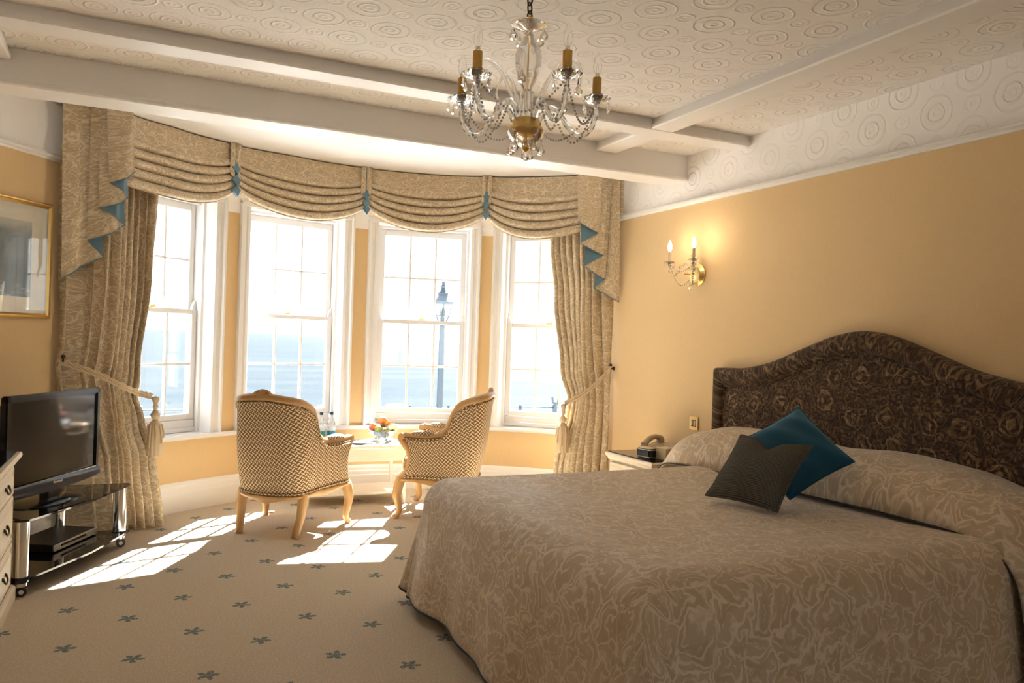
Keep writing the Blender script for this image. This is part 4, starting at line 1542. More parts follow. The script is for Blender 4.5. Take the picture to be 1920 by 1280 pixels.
st = thing('television_stand', 'black glass and chrome television stand on castors by the curtain', 'stand', tuple(SO))
shape = [(-0.03, 0.0), (-0.05, -0.02), (-0.03, -0.045), (0.05, -0.055), (0.45, -0.085), (0.86, -0.055), (0.93, -0.045), (0.955, -0.02), (0.93, 0.02), (0.79, 0.33), (0.74, 0.36), (0.18, 0.36), (0.13, 0.33)]
g = G('smoked_glass', (0.008, 0.010, 0.014), 0.04, 0.0, 0.5)
g.col(g.mix(g.noise(g.tc(), 3), (0.007, 0.009, 0.013), (0.010, 0.012, 0.016)))
M_SMOKE = g.m
for nm, z in (('top_shelf', 0.362), ('lower_shelf', 0.082)):
    m = MB().prism([standp(a, d, 0)[:2] for a, d in shape], z, z + 0.010)
    m.build(nm, M_SMOKE, st, sharp=30, fix=True)
for (a, d) in ((-0.022, 0.0), (0.90, 0.0), (0.18, 0.31), (0.80, 0.31)):
    x, y, _ = standp(a, d, 0)
    m = MB().lathe([(0.038, 0.092), (0.038, 0.362)], 24, (x, y, 0))
    l = m.build('leg', M_CHROME, st)
    MB().lathe([(0.041, 0.068), (0.041, 0.096)], 24, (x, y, 0)).build('collar', M_BLACKG, l)
    MB().lathe([(0.034, 0.050), (0.036, 0.070)], 24, (x, y, 0)).build('ferrule', M_CHROME, l)
    c = MB()
    for s in (-1, 1):
        c.lathe([(0.0001, -0.010), (0.021, -0.010), (0.0245, -0.006), (0.0245, 0.006), (0.021, 0.010), (0.0001, 0.010)], 18, (0, 0, 0),
                Matrix.Translation((x + 0.012, y + s * 0.013, 0.0255)) @ Matrix.Rotation(PI / 2, 4, 'X'))
    c.tube([(x, y, 0.055), (x + 0.006, y, 0.040), (x + 0.012, y, 0.0255)], 0.010, 8)
    c.build('castor', M_BLACKM, st)
    h = MB().lathe([(0.0001, -0.028), (0.011, -0.028), (0.011, 0.028), (0.0001, 0.028)], 12, (0, 0, 0), Matrix.Translation((x + 0.012, y, 0.0255)) @ Matrix.Rotation(PI / 2, 4, 'X'))
    h.build('wheel_hub', M_CHROME, st)

# television: local x along D2, y towards the back, z up
RT = Matrix(((D2.x, -NF.x, 0, 0), (D2.y, -NF.y, 0, 0), (0, 0, 1, 0), (0, 0, 0, 1)))
ang = math.atan2(D2.y, D2.x)
tv = thing('television', 'black flat television standing on the glass stand', 'television', (-0.395, 4.838, 0.372), ang)
W2, ZB, ZTOP = 0.416, 0.082, 0.583
m = MB()
fw = 0.036
for c, d in (((0, 0, ZTOP - fw / 2), (2 * W2, 0.035, fw)), ((-W2 + fw / 2, 0, (ZB + ZTOP) / 2), (fw, 0.035, ZTOP - ZB)), ((W2 - fw / 2, 0, (ZB + ZTOP) / 2), (fw, 0.035, ZTOP - ZB))):
    m.box(c, d, 0.007, seg=2)
m.build('bezel', M_BLACKG, tv)
mm = G('blue_black_gloss', (0.02, 0.028, 0.045), 0.16, 0.0, 0.3)
mm.col(mm.mix(mm.noise(mm.tc(), 4), (0.018, 0.025, 0.042), (0.024, 0.032, 0.05)))
m = MB()
n = 24


def chin(u, v):
    x = lerp(-W2, W2, u)
    cz = ZB - 0.018 * math.sin(PI * u) ** 0.6
    prof = [(-0.018, ZB + 0.045), (-0.024, ZB + 0.034), (-0.030, ZB + 0.012), (-0.026, cz), (0.0, cz - 0.006), (0.02, ZB), (0.02, ZB + 0.045)]
    p = prof[int(round(v * 6))]
    return (x, p[0], p[1])


m.grid(chin, n, 6)
m.build('lower_bezel', mm.m, tv, sharp=50)
MB().box((0, 0.0, (ZB + 0.045 + ZTOP - fw) / 2), (2 * (W2 - fw) + 0.004, 0.014, ZTOP - fw - ZB - 0.042), 0).build('screen', M_SCREEN, tv)
MB().box((0, -0.019, ZB + 0.047), (2 * (W2 - fw), 0.004, 0.003), 0).build('silver_line', M_CHROME, tv)
m = MB().box((0, 0.045, 0.33), (0.70, 0.06, 0.44), 0.02, seg=2)
m.build('back_cover', M_BLACKM, tv)
m = MB().box((0, 0.02, 0.055), (0.10, 0.05, 0.08), 0.008)
m.build('neck', M_BLACKG, tv)
m = MB().lathe([(0.0001, 0.022), (0.5, 0.020), (0.85, 0.012), (1.0, 0.004), (1.0, 0.0)], 40, (0, 0, 0), Matrix.Translation((0, 0.03, 0)) @ Matrix.Diagonal((0.24, 0.125, 1, 1)))
m.build('foot', M_BLACKG, tv, sharp=30)


def lettering(name, body, size, mat, parent, M, ext=0.0006):
    cu = bpy.data.curves.new(name, 'FONT')
    cu.body = body
    cu.size = size
    cu.align_x = 'CENTER'
    cu.align_y = 'CENTER'
    cu.extrude = ext
    tmp = bpy.data.objects.new(name + '_tmp', cu)
    COL.objects.link(tmp)
    dg = bpy.context.evaluated_depsgraph_get()
    me = bpy.data.meshes.new_from_object(tmp.evaluated_get(dg))
    bpy.data.objects.remove(tmp)
    me.materials.clear()
    me.materials.append(mat)
    o = bpy.data.objects.new(name, me)
    COL.objects.link(o)
    o.parent = parent
    o.matrix_local = M
    return o


M_SILVER = plain('silver_print', (0.75, 0.76, 0.78), 0.3, 0.6)
FACE = Matrix.Rotation(PI / 2, 4, 'X')
lettering('lettering', 'Panasonic', 0.021, M_SILVER, tv, Matrix.Translation((0.0, -0.0290, ZB + 0.024)) @ Matrix.Rotation(math.radians(6), 4, 'X') @ FACE)
lettering('lettering', 'VIERA', 0.013, M_SILVER, tv, Matrix.Translation((0.0, -0.088, 0.0125)) @ Matrix.Rotation(-math.radians(60), 4, 'X') @ FACE)

pl = thing('disc_player', 'slim black and silver disc player on the lower glass shelf', 'player', (SO + D2 * 0.60 - NF * 0.12)[:2] + (0.092,), ang)
m = MB().box((0, 0.09, 0.024), (0.42, 0.24, 0.040), 0.003)
m.build('case', M_BLACKM, pl)
m = MB().box((0, -0.033, 0.024), (0.42, 0.008, 0.036), 0.002)
m.build('front_panel', plain('brushed_silver', (0.55, 0.52, 0.47), 0.3, 0.7), pl)
m = MB().box((-0.03, -0.038, 0.028), (0.24, 0.003, 0.012), 0.001)
m.build('disc_drawer', M_BLACKG, pl)
for k in range(3):
    MB().box((0.12 + 0.025 * k, -0.038, 0.018), (0.014, 0.004, 0.007), 0.001).build('button', M_CHROME, pl)
for sx in (-1, 1):
    for yy in (0.0, 0.18):
        MB().lathe([(0.012, 0.0), (0.012, 0.005)], 10, (sx * 0.17, yy, 0)).build('foot', M_BLACKM, pl)

# chest of drawers
cw = G('limed_oak', (0.62, 0.48, 0.32), 0.45)
cz_ = cw.noise(cw.map(cw.tc(), (30, 30, 3)), 2.0, 4.0)
cw.col(cw.mix(cz_, (0.56, 0.43, 0.28), (0.70, 0.56, 0.40)))
M_OAK = cw.m
ch = thing('chest_of_drawers', 'cream and limed oak chest of drawers with bronze drop handles at the left', 'chest', (-0.715, 3.82, 0))
CXW, CYL = 0.200, 0.545                            # half depth, half length
m = MB().box((-0.006, 0, 0.36), (2 * CXW - 0.012, 2 * CYL, 0.58), 0.003)
m.build('carcass', M_OAK, ch)
pr = [(0.0, 0.0), (0.018, 0.0), (0.018, 0.058), (0.010, 0.070), (0.0, 0.076)]
base = [(-CXW, -CYL), (CXW, -CYL), (CXW, CYL), (-CXW, CYL)]
m = MB().sweep(base, pr, closed=True, side=-1.0)
m.build('plinth', M_CREAMW, ch, sharp=25)
pr = [(0.0, 0.645), (0.006, 0.650), (0.010, 0.664), (0.022, 0.672), (0.028, 0.685), (0.024, 0.700), (0.0, 0.703), (-0.15, 0.703)]
m = MB().sweep(base, pr, closed=True, side=-1.0)
m.build('cornice', M_CREAMW, ch, sharp=25)
MB().box((0, 0, 0.7065), (2 * CXW + 0.02, 2 * CYL + 0.02, 0.006), 0.002).build('glass_top', M_SMOKE, ch)
for z0, z1 in ((0.508, 0.640), (0.290, 0.500), (0.082, 0.282)):
    zc, hh = (z0 + z1) / 2, (z1 - z0) / 2
    d = MB()
    # raised and fielded front: nested rectangles stepping out
    rings = [(0.0, 0.0), (0.0, 0.012), (0.012, 0.016), (0.018, 0.010), (0.034, 0.010), (0.046, 0.018)]
    vs = []
    hl_ = CYL - 0.028
    for ins, o in rings:
        for sy, sz in ((-1, -1), (1, -1), (1, 1), (-1, 1)):
            vs.append((CXW - 0.012 + o, sy * (hl_ - ins), zc + sz * (hh - min(ins, hh * 0.8))))
    fs = []
    for r in range(len(rings) - 1):
        for k in range(4):
            fs.append((r * 4 + k, r * 4 + (k + 1) % 4, r * 4 + 4 + (k + 1) % 4, r * 4 + 4 + k))
    fs.append(tuple((len(rings) - 1) * 4 + k for k in range(4)))
    d.add(vs, fs)
    do = d.build('drawer', M_CREAMW, ch, sharp=15)
    for sy in (-1, 1):
        h = MB()
        hy = sy * (CYL - 0.29)
        x = CXW + 0.002
        for s in (-1, 1):
            h.ball((x + 0.006, hy + s * 0.040, zc + 0.008), 0.009, 8, 6)
            h.tube([(x - 0.006, hy + s * 0.040, zc + 0.008), (x + 0.012, hy + s * 0.040, zc + 0.008)], 0.004, 6)
        h.tube(csp([(x + 0.010, hy - 0.040, zc + 0.008), (x + 0.016, hy - 0.034, zc - 0.010), (x + 0.018, hy, zc - 0.018), (x + 0.016, hy + 0.034, zc - 0.010), (x + 0.010, hy + 0.040, zc + 0.008)], 5), 0.0045, 6)
        h.prism([(hy - 0.055, zc), (hy - 0.042, zc + 0.018), (hy - 0.02, zc + 0.010), (hy, zc + 0.022), (hy + 0.02, zc + 0.010), (hy + 0.042, zc + 0.018), (hy + 0.055, zc), (hy + 0.04, zc - 0.010), (hy, zc - 0.004), (hy - 0.04, zc - 0.010)],
                0, 0.003, Matrix(((0, 0, 1, x - 0.006), (1, 0, 0, 0), (0, 1, 0, 0), (0, 0, 0, 1))))
        h.build('handle', M_DARKMET, do, sharp=50)

# ------------------------------------------------------------------ framed picture on the canted wall
A0 = Vector((-0.726, 5.149, 0))
DS = Vector((0.27, 0.353, 0)).normalized()
PCEN = A0 + DS * 0.032
NS = Vector((DS.y, -DS.x, 0))
pic = thing('framed_picture', 'landscape print in a wide cream mount and slim gilt frame', 'picture', (PCEN + NS * 0.006)[:2] + (1.683,), math.atan2(DS.y, DS.x))
PW, PH = 0.332, 0.339
m = MB()
prof = [(0.0, 0.0), (0.0, 0.016), (0.006, 0.024), (0.012, 0.020), (0.018, 0.024), (0.026, 0.016), (0.030, 0.012)]
vs = []
for ins, o in prof:
    for sx, sz in ((-1, -1), (1, -1), (1, 1), (-1, 1)):
        vs.append((sx * (PW - ins), -o, sz * (PH - ins)))
fs = []
for r in range(len(prof) - 1):
    for k in range(4):
        fs.append((r * 4 + k, r * 4 + (k + 1) % 4, r * 4 + 4 + (k + 1) % 4, r * 4 + 4 + k))
m.add(vs, fs)
m.build('frame', M_GOLD, pic, sharp=20)
MB().box((0, -0.006, 0), (2 * PW - 0.04, 0.006, 2 * PH - 0.04)).build('mount', plain('cream_mount', (0.70, 0.61, 0.50), 0.7), pic)
g = G('landscape_print', rough=0.5)
pp = g.n('SeparateXYZ', {0: g.tc()})
nz = g.noise(g.tc(), 9, 5, 0.6)
hz = g.M('ADD', pp.outputs[2], g.M('MULTIPLY', nz, 0.10))
c = g.mix(g.step(hz, -0.02, 0.10), (0.075, 0.105, 0.14), (0.15, 0.18, 0.215))
c = g.mix(g.step(hz, 0.17, 0.26), c, (0.48, 0.44, 0.38))
c = g.mix(g.M('MULTIPLY', g.step(g.noise(g.map(g.tc(), (14, 1, 60)), 1.0, 3), 0.52, 0.66), g.step(pp.outputs[2], -0.12, -0.19)), c, (0.30, 0.34, 0.36))
g.col(c)
PPX, PPZ0, PPZ1 = 0.187, -0.219, 0.213
m = MB().box((0, -0.0105, (PPZ0 + PPZ1) / 2), (2 * PPX, 0.003, PPZ1 - PPZ0))
m.build('print', g.m, pic)
MB().box((0, -0.0140, 0), (2 * PW - 0.054, 0.002, 2 * PH - 0.054)).build('glass', M_GLASS, pic)

# ------------------------------------------------------------------ bedside cabinet, telephone and small things
nsd = thing('bedside_cabinet', 'cream painted bedside cabinet with a dark glass top between bed and curtain', 'cabinet', (3.205, 4.4275, 0))
NX2, NY2 = 0.215, 0.2575
m = MB().box((0.004, 0, 0.29), (2 * NX2 - 0.008, 2 * NY2, 0.44), 0.003)
m.build('carcass', M_CREAMW, nsd)
bs = [(-NX2, -NY2), (NX2, -NY2), (NX2, NY2), (-NX2, NY2)]
MB().sweep(bs, [(0, 0), (0.012, 0), (0.012, 0.06), (0, 0.075)], closed=True, side=-1).build('plinth', M_CREAMW, nsd, sharp=25)
MB().sweep(bs, [(0, 0.505), (0.005, 0.512), (0.012, 0.525), (0.020, 0.532), (0.022, 0.545), (0.018, 0.553), (0, 0.555), (-0.15, 0.555)], closed=True, side=-1).build('cornice', M_CREAMW, nsd, sharp=25)
MB().box((0.0, 0, 0.5585), (2 * NX2 + 0.012, 2 * NY2 + 0.012, 0.006), 0.002).build('glass_top', M_SMOKE, nsd)
for z0, z1 in ((0.375, 0.490), (0.235, 0.360), (0.090, 0.220)):
    d = MB().box((-NX2 - 0.003, 0, (z0 + z1) / 2), (0.016, 2 * NY2 - 0.05, z1 - z0), 0.004)
    d.box((-NX2 - 0.011, 0, (z0 + z1) / 2), (0.006, 2 * NY2 - 0.10, z1 - z0 - 0.05), 0.003)
    do = d.build('drawer', M_CREAMW, nsd)
    k = MB()
    for s in (-1, 1):
        k.ball((-NX2 - 0.026, s * 0.020, (z0 + z1) / 2), 0.010, 8, 6)
        k.tube([(-NX2 - 0.012, s * 0.020, (z0 + z1) / 2), (-NX2 - 0.026, s * 0.020, (z0 + z1) / 2)], 0.005, 6)
    k.tube([(-NX2 - 0.024, -0.03, (z0 + z1) / 2 - 0.006), (-NX2 - 0.028, 0, (z0 + z1) / 2 - 0.016), (-NX2 - 0.024, 0.03, (z0 + z1) / 2 - 0.006)], 0.005, 6)
    k.build('knob', M_DARKMET, do)
NZ = 0.562

M_BEIGE = plain('beige_phone_plastic', (0.46, 0.36, 0.24), 0.4, var=0.04)
ph = thing('telephone', 'beige desk telephone on the bedside cabinet', 'telephone', (3.235, 4.44, NZ), math.radians(12))
# local x away from the room side, y along the wall
m = MB().prism([(-0.10, 0.0), (-0.10, 0.028), (-0.085, 0.036), (0.09, 0.075), (0.10, 0.070), (0.10, 0.0)], -0.105, 0.105,
               Matrix(((1, 0, 0, 0), (0, 0, 1, 0), (0, 1, 0, 0), (0, 0, 0, 1))))
m.build('base', M_BEIGE, ph, sharp=30, fix=True)
m = MB()
pts = csp([(0.085, 0.062, 0.098), (0.03, 0.066, 0.112), (-0.03, 0.066, 0.098), (-0.085, 0.062, 0.062)], 6)
m.tube(pts, lambda t: 0.017 + 0.003 * abs(2 * t - 1), 10, flat=1.25)
m.lathe([(0.024, -0.018), (0.028, -0.008), (0.028, 0.006), (0.022, 0.014)], 14, (0, 0, 0), Matrix.Translation((0.078, 0.062, 0.088)) @ Matrix.Rotation(-0.2, 4, 'Y'))
m.lathe([(0.024, -0.018), (0.028, -0.008), (0.028, 0.006), (0.022, 0.014)], 14, (0, 0, 0), Matrix.Translation((-0.078, 0.062, 0.054)) @ Matrix.Rotation(-0.3, 4, 'Y'))
m.build('handset', M_BEIGE, ph, sharp=50)
kp = None
for i in range(4):
    for j in range(3):
        x = -0.055 + 0.026 * i
        b = MB().box((0, 0, 0), (0.016, 0.018, 0.006), 0.001)
        if kp is None:
            kp = b.build('key', plain('pale_key', (0.60, 0.52, 0.40), 0.4), ph)
            kp.location = (x, -0.05 + 0.028 * j, 0.046 + 0.226 * (x + 0.055))
        else:
            dup(kp, ph, location=(x, -0.06 + 0.028 * j, 0.046 + 0.226 * (x + 0.055)))
MB().box((0.105, -0.06, 0.035), (0.004, 0.010, 0.008), 0.001).build('lamp', plain('red_lamp', (0.5, 0.03, 0.02), 0.3), ph)

cr = thing('clock_radio', 'small navy clock radio with silver edges on the bedside cabinet', 'clock', (3.055, 4.325, NZ), math.radians(8))
m = MB().box((0, 0, 0.033), (0.075, 0.125, 0.062), 0.008, seg=2)
m.build('case', M_BLACKG, cr)
MB().box((0.0, 0, 0.066), (0.070, 0.120, 0.004), 0.001).build('top_plate', plain('silver_edge', (0.60, 0.56, 0.50), 0.3, 0.4), cr)
nb = plain('navy_face', (0.012, 0.022, 0.045), 0.2)
MB().box((0.0, -0.064, 0.033), (0.062, 0.004, 0.036), 0.001).build('face', nb, cr)
MB().box((-0.039, 0, 0.033), (0.004, 0.110, 0.036), 0.001).build('face', nb, cr)
for z in (0.010, 0.056):
    MB().box((0, 0, z), (0.078, 0.128, 0.004), 0.001).build('trim_line', M_CHROME, cr)
tbx = thing('tissue_box', 'low beige box beside the clock radio', 'box', (3.14, 4.225, NZ), math.radians(8))
MB().box((0, 0, 0.036), (0.105, 0.095, 0.072), 0.003).build('carton', plain('beige_card', (0.50, 0.40, 0.25), 0.6), tbx)
MB().box((0, 0, 0.0745), (0.109, 0.099, 0.006), 0.002).build('lid', plain('pale_card_edge', (0.66, 0.56, 0.40), 0.6), tbx)
cardm = MB().prism([(-0.045, 0), (-0.003, 0.105), (0.003, 0.105), (0.045, 0), (0.041, 0), (0.0, 0.098), (-0.041, 0)], -0.04, 0.04,
                   Matrix(((0.3, 0, 0.95, 0), (-0.95, 0, 0.3, 0), (0, 1, 0, 0), (0, 0, 0, 1))))
ct = cardm.build('tent_card', M_BLACKM, None, (3.265, 4.245, NZ), fix=True)
tag(ct, 'small black folded card standing by the telephone', 'card')
lf = MB().box((0, 0, 0.003), (0.10, 0.15, 0.006), 0.001).build('leaflet', plain('pale_leaflet', (0.66, 0.58, 0.48), 0.6), None, (3.34, 4.265, NZ), 0.15)
tag(lf, 'pale leaflet lying at the wall edge of the bedside cabinet', 'leaflet')

sk = thing('wall_switch', 'square brass switch plate with two rockers on the wall by the headboard', 'switch', (XR - 0.001, 4.328, 0.783))
m = MB().box((-0.004, 0, 0), (0.008, 0.092, 0.090), 0.003, seg=2)
m.build('plate', plain('pale_brass', (0.78, 0.58, 0.26), 0.25, 0.85), sk)
for s in (-1, 1):
    MB().box((-0.0095, s * 0.014, 0), (0.006, 0.016, 0.034), 0.002).build('rocker', plain('cream_rocker', (0.6, 0.52, 0.38), 0.3), sk)
    MB().box((-0.0085, s * 0.014, 0), (0.002, 0.022, 0.044), 0.001).build('surround', M_BLACKM, sk)

# ------------------------------------------------------------------ chandelier
def twist_tube(m, pts, r, turns=14, n=8, dent=0.28):
    """a barley-twist glass arm: a tube whose section is a rotating quatrefoil"""
    P = [Vector(p) for p in pts]
    N = len(P)
    T = [(P[min(N - 1, i + 1)] - P[max(0, i - 1)]).normalized() for i in range(N)]
    nrm = T[0].orthogonal().normalized()
    vs = []
    n2 = n * 2
    for i in range(N):
        nrm = (nrm - T[i] * nrm.dot(T[i])).normalized()
        bn = T[i].cross(nrm)
        for k in range(n2):
            a = 2 * PI * k / n2
            rr = r * (1 - dent * (0.5 + 0.5 * math.cos(3 * (a - turns * 2 * PI * i / N / 3 * 3))))
            vs.append(P[i] + nrm * (rr * math.cos(a)) + bn * (rr * math.sin(a)))
    fs = []
    for i in range(N - 1):
        for k in range(n2):
            fs.append((i * n2 + k, i * n2 + (k + 1) % n2, (i + 1) * n2 + (k + 1) % n2, (i + 1) * n2 + k))
    m.add(vs, fs)


def drop_mesh(h, r, n=8):
    return MB().lathe([(0.0001, 0.0), (r * 0.16, -h * 0.10), (r * 0.45, -h * 0.38), (r * 0.92, -h * 0.66), (r, -h * 0.76), (r * 0.75, -h * 0.92), (0.0001, -h)], n)


def spear_mesh(h, r):
    return MB().lathe([(0.0001, 0.0), (r * 0.3, -h * 0.12), (r, -h * 0.80), (0.0001, -h)], 4)


CO = Vector((1.262, 2.612, 0))
cha = thing('chandelier', 'crystal chandelier with five candle lamps and hanging drops', 'chandelier', (CO.x, CO.y, CEIL))
Z = lambda z: z - CEIL
m = MB().lathe([(0.055, 0.0), (0.055, -0.012), (0.035, -0.028), (0.012, -0.036), (0.0001, -0.036)], 20)
m.build('ceiling_rose', M_BRASS, cha)
zz, k = -0.034, 0
while zz > Z(2.49):
    lk = MB()
    a = PI / 2 * (k % 2) + 0.4
    P = []
    for i in range(14):
        t = 2 * PI * i / 14
        lx, lz = 0.011 * math.cos(t), 0.021 * math.sin(t)
        P.append((lx * math.cos(a), lx * math.sin(a), lz + zz - 0.018))
    lk.tube(P, 0.0032, 6, closed=True)
    lk.build('chain_link', M_DARKMET, cha)
    zz -= 0.031
    k += 1
# stem: glass baluster on a brass rod
m = MB().lathe([(0.004, Z(2.50)), (0.004, Z(2.06))], 8)
m.build('rod', M_BRASS, cha)
m = MB().lathe([(0.012, Z(2.485)), (0.055, Z(2.470)), (0.060, Z(2.462)), (0.030, Z(2.448)), (0.016, Z(2.440))], 20, wav=lambda a, z: 1 + 0.12 * abs(math.sin(4 * a)))
m.build('top_canopy', M_CRYST, cha)
m = MB().lathe([(0.012, Z(2.44)), (0.020, Z(2.425)), (0.024, Z(2.41)), (0.040, Z(2.38)), (0.050, Z(2.345)), (0.047, Z(2.31)), (0.032, Z(2.26)), (0.018, Z(2.235)), (0.015, Z(2.225)), (0.026, Z(2.215)), (0.022, Z(2.17)), (0.026, Z(2.13)), (0.020, Z(2.115))], 16,
               wav=lambda a, z: 1 + 0.06 * math.cos(8 * a))
m.build('baluster', M_CLEAR, cha, sharp=60)
MB().lathe([(0.010, Z(2.452)), (0.016, Z(2.445)), (0.010, Z(2.438))], 12).build('ferrule', M_BRASS, cha)
MB().lathe([(0.0001, Z(2.118)), (0.044, Z(2.118)), (0.050, Z(2.112)), (0.050, Z(2.090)), (0.062, Z(2.086)), (0.064, Z(2.076)), (0.058, Z(2.060)), (0.040, Z(2.044)), (0.020, Z(2.036)), (0.0001, Z(2.034))], 24).build('bowl_hub', M_BRASS, cha, sharp=30)
MB().lathe([(0.066, Z(2.072)), (0.056, Z(2.046)), (0.036, Z(2.026)), (0.014, Z(2.016)), (0.0001, Z(2.014))], 16, wav=lambda a, z: 1 + 0.08 * abs(math.sin(6 * a))).build('cut_glass_dish', M_CRYST, cha, sharp=30)
MB().lathe([(0.006, Z(2.036)), (0.012, Z(2.022)), (0.016, Z(2.012)), (0.010, Z(2.002)), (0.0001, Z(1.997))], 12).build('finial', M_BRASS, cha)

M_BEAD = G('bead_glass', (0.75, 0.74, 0.72), 0.08, 0.0, 1.0)
M_BEAD.b.inputs['Transmission Weight'].default_value = 0.55
M_BEAD.col(M_BEAD.mix(M_BEAD.step(M_BEAD.noise(M_BEAD.tc(), 160, 1), 0.4, 0.6), (0.50, 0.48, 0.46), (0.95, 0.94, 0.92)))
M_BEAD = M_BEAD.m
drop_me, spear_me = None, None


def beads(pts, name, parent, r=0.0048, step=0.0135):
    P = [Vector(p) for p in pts]
    L = [0.0]
    for i in range(1, len(P)):
        L.append(L[-1] + (P[i] - P[i - 1]).length)
    m = MB()
    s = 0.0
    while s <= L[-1]:
        c = Vector((interp(s, L, [p.x for p in P]), interp(s, L, [p.y for p in P]), interp(s, L, [p.z for p in P])))
        m.ball(c, r, 6, 4)
        s += step
    o = m.build(name, M_BEAD, parent, sharp=10)
    return tag(o, kind='stuff')


def hang(parent, name, p, kind):
    global drop_me, spear_me
    if kind == 'spear':
        if spear_me is None:
            spear_me = spear_mesh(0.034, 0.0075).build(name, M_CRYST, parent, sharp=10)
            o = spear_me
        else:
            o = dup(spear_me, parent)
    else:
        if drop_me is None:
            drop_me = drop_mesh(0.052, 0.0165).build(name, M_CRYST, parent, sharp=10)
            o = drop_me
        else:
            o = dup(drop_me, parent)
    o.location = p
    o.name = name
    return o


ARM = [-132, -60, 8, 88, 160]
RGT, FWD = Vector((math.cos(YAW), -math.sin(YAW), 0)), Vector((math.sin(YAW), math.cos(YAW), 0))
RA = 0.262
M_CANDLE = plain('amber_candle_sleeve', (0.70, 0.40, 0.08), 0.4, 0.1, 0.1)


def candle(parent, c, zb, lit=False):
    pan = MB().lathe([(0.012, -0.004), (0.030, 0.000), (0.046, 0.008), (0.052, 0.016), (0.050, 0.018), (0.030, 0.006), (0.012, 0.004)], 20, (c.x, c.y, zb), wav=lambda a, z: 1 + 0.09 * math.sin(9 * a))
    pan.build('drip_pan', M_CRYST, parent, sharp=30)
    cup = MB().lathe([(0.014, 0.004), (0.022, 0.014), (0.026, 0.030), (0.022, 0.030), (0.012, 0.010)], 16, (c.x, c.y, zb), wav=lambda a, z: 1 + 0.1 * math.sin(8 * a))
    cup.build('candle_cup', M_CRYST, parent, sharp=30)
    cd_ = MB().lathe([(0.0165, 0.008), (0.0165, 0.092), (0.006, 0.094)], 16, (c.x, c.y, zb))
    co = cd_.build('candle_sleeve', M_CANDLE, parent, sharp=40)
    return co


for ai, deg in enumerate(ARM):
    a = math.radians(deg)
    d = RGT * math.cos(a) + FWD * math.sin(a)
    m = MB()
    P = csp([d * 0.045 + Vector((0, 0, Z(2.105))), d * 0.070 + Vector((0, 0, Z(2.155))), d * 0.095 + Vector((0, 0, Z(2.168))), d * 0.125 + Vector((0, 0, Z(2.145))), d * 0.165 + Vector((0, 0, Z(2.090))),
             d * 0.205 + Vector((0, 0, Z(2.072))), d * 0.240 + Vector((0, 0, Z(2.095))), d * 0.259 + Vector((0, 0, Z(2.145))), d * RA + Vector((0, 0, Z(2.190)))], 9)
    twist_tube(m, P, 0.0105, 20)
    ar = m.build('arm', M_TWIST, cha, sharp=60)
    c = d * RA
    zb = Z(2.198)
    co = candle(cha, c, zb)
    MB().lathe([(0.006, zb + 0.092), (0.009, zb + 0.097), (0.007, zb + 0.108)], 10, (c.x, c.y, 0)).build('lamp_cap', M_CHROME, co)
    bu = MB().lathe([(0.007, 0.104), (0.015, 0.120), (0.0175, 0.135), (0.013, 0.158), (0.005, 0.180), (0.0001, 0.190)], 14, (c.x, c.y, zb))
    bu.build('bulb', M_BULBOFF, cha, sharp=80)
    fi = MB().tube([(c.x - 0.003, c.y, zb + 0.105), (c.x - 0.004, c.y, zb + 0.135), (c.x, c.y, zb + 0.145), (c.x + 0.004, c.y, zb + 0.135), (c.x + 0.003, c.y, zb + 0.105)], 0.0008, 4)
    fi.build('filament', M_CHROME, co)
    # small spears round the pan
    for k in range(6):
        b = 2 * PI * k / 6 + ai
        hp_ = c + Vector((0.050 * math.cos(b), 0.050 * math.sin(b), zb + 0.010))
        hang(cha, 'pendant', hp_ + Vector((0, 0, -0.014)), 'spear')
        m = MB().ball(hp_ + Vector((0, 0, -0.007)), 0.0045, 6, 4)
        tag(m.build('bead', M_CRYST, cha, sharp=10), kind='stuff')
    # upper crook: a plain glass horn curling over from the stem
    a2 = a + math.radians(36)
    d2 = RGT * math.cos(a2) + FWD * math.sin(a2)
    m = MB()
    P = csp([d2 * 0.026 + Vector((0, 0, Z(2.13))), d2 * 0.060 + Vector((0, 0, Z(2.20))), d2 * 0.105 + Vector((0, 0, Z(2.285))), d2 * 0.155 + Vector((0, 0, Z(2.318))), d2 * 0.195 + Vector((0, 0, Z(2.300))), d2 * 0.210 + Vector((0, 0, Z(2.262))), d2 * 0.198 + Vector((0, 0, Z(2.240)))], 7)
    m.tube(P, lambda t: lerp(0.0075, 0.004, t), 8)
    m.build('crook', M_CLEAR, cha, sharp=80)
    e = d2 * 0.200 + Vector((0, 0, Z(2.238)))
    hang(cha, 'pendant', e, 'drop')
    # bead swags from the pan in to the dish
    n0 = c + Vector((0, 0, zb))
    i0 = d * 0.10 + Vector((0, 0, Z(2.150)))
    beads([n0.lerp(i0, t / 14) + Vector((0, 0, -0.13 * math.sin(PI * t / 14))) for t in range(15)], 'bead_string', cha)
    nd = RGT * math.cos(math.radians(ARM[(ai + 1) % 5])) + FWD * math.sin(math.radians(ARM[(ai + 1) % 5]))
    n1 = nd * RA + Vector((0, 0, zb))
    beads([n0.lerp(n1, t / 20) + Vector((0, 0, -0.115 * math.sin(PI * t / 20))) for t in range(21)], 'bead_string', cha)
    # drops under the dish and round the top canopy
    q = d * 0.058 + Vector((0, 0, Z(2.040)))
    beads([d * 0.064 + Vector((0, 0, Z(2.07))), q], 'bead_string', cha)
    hang(cha, 'pendant', q, 'drop')
    q = d2 * 0.060 + Vector((0, 0, Z(2.452)))
    hang(cha, 'pendant', q, 'drop')
    beads([q + Vector((0, 0, 0.012)), q], 'bead_string', cha, 0.003)
hang(cha, 'pendant', (0, 0, Z(2.016)), 'drop')
hang(cha, 'pendant', (0.022, 0.008, Z(2.024)), 'drop')

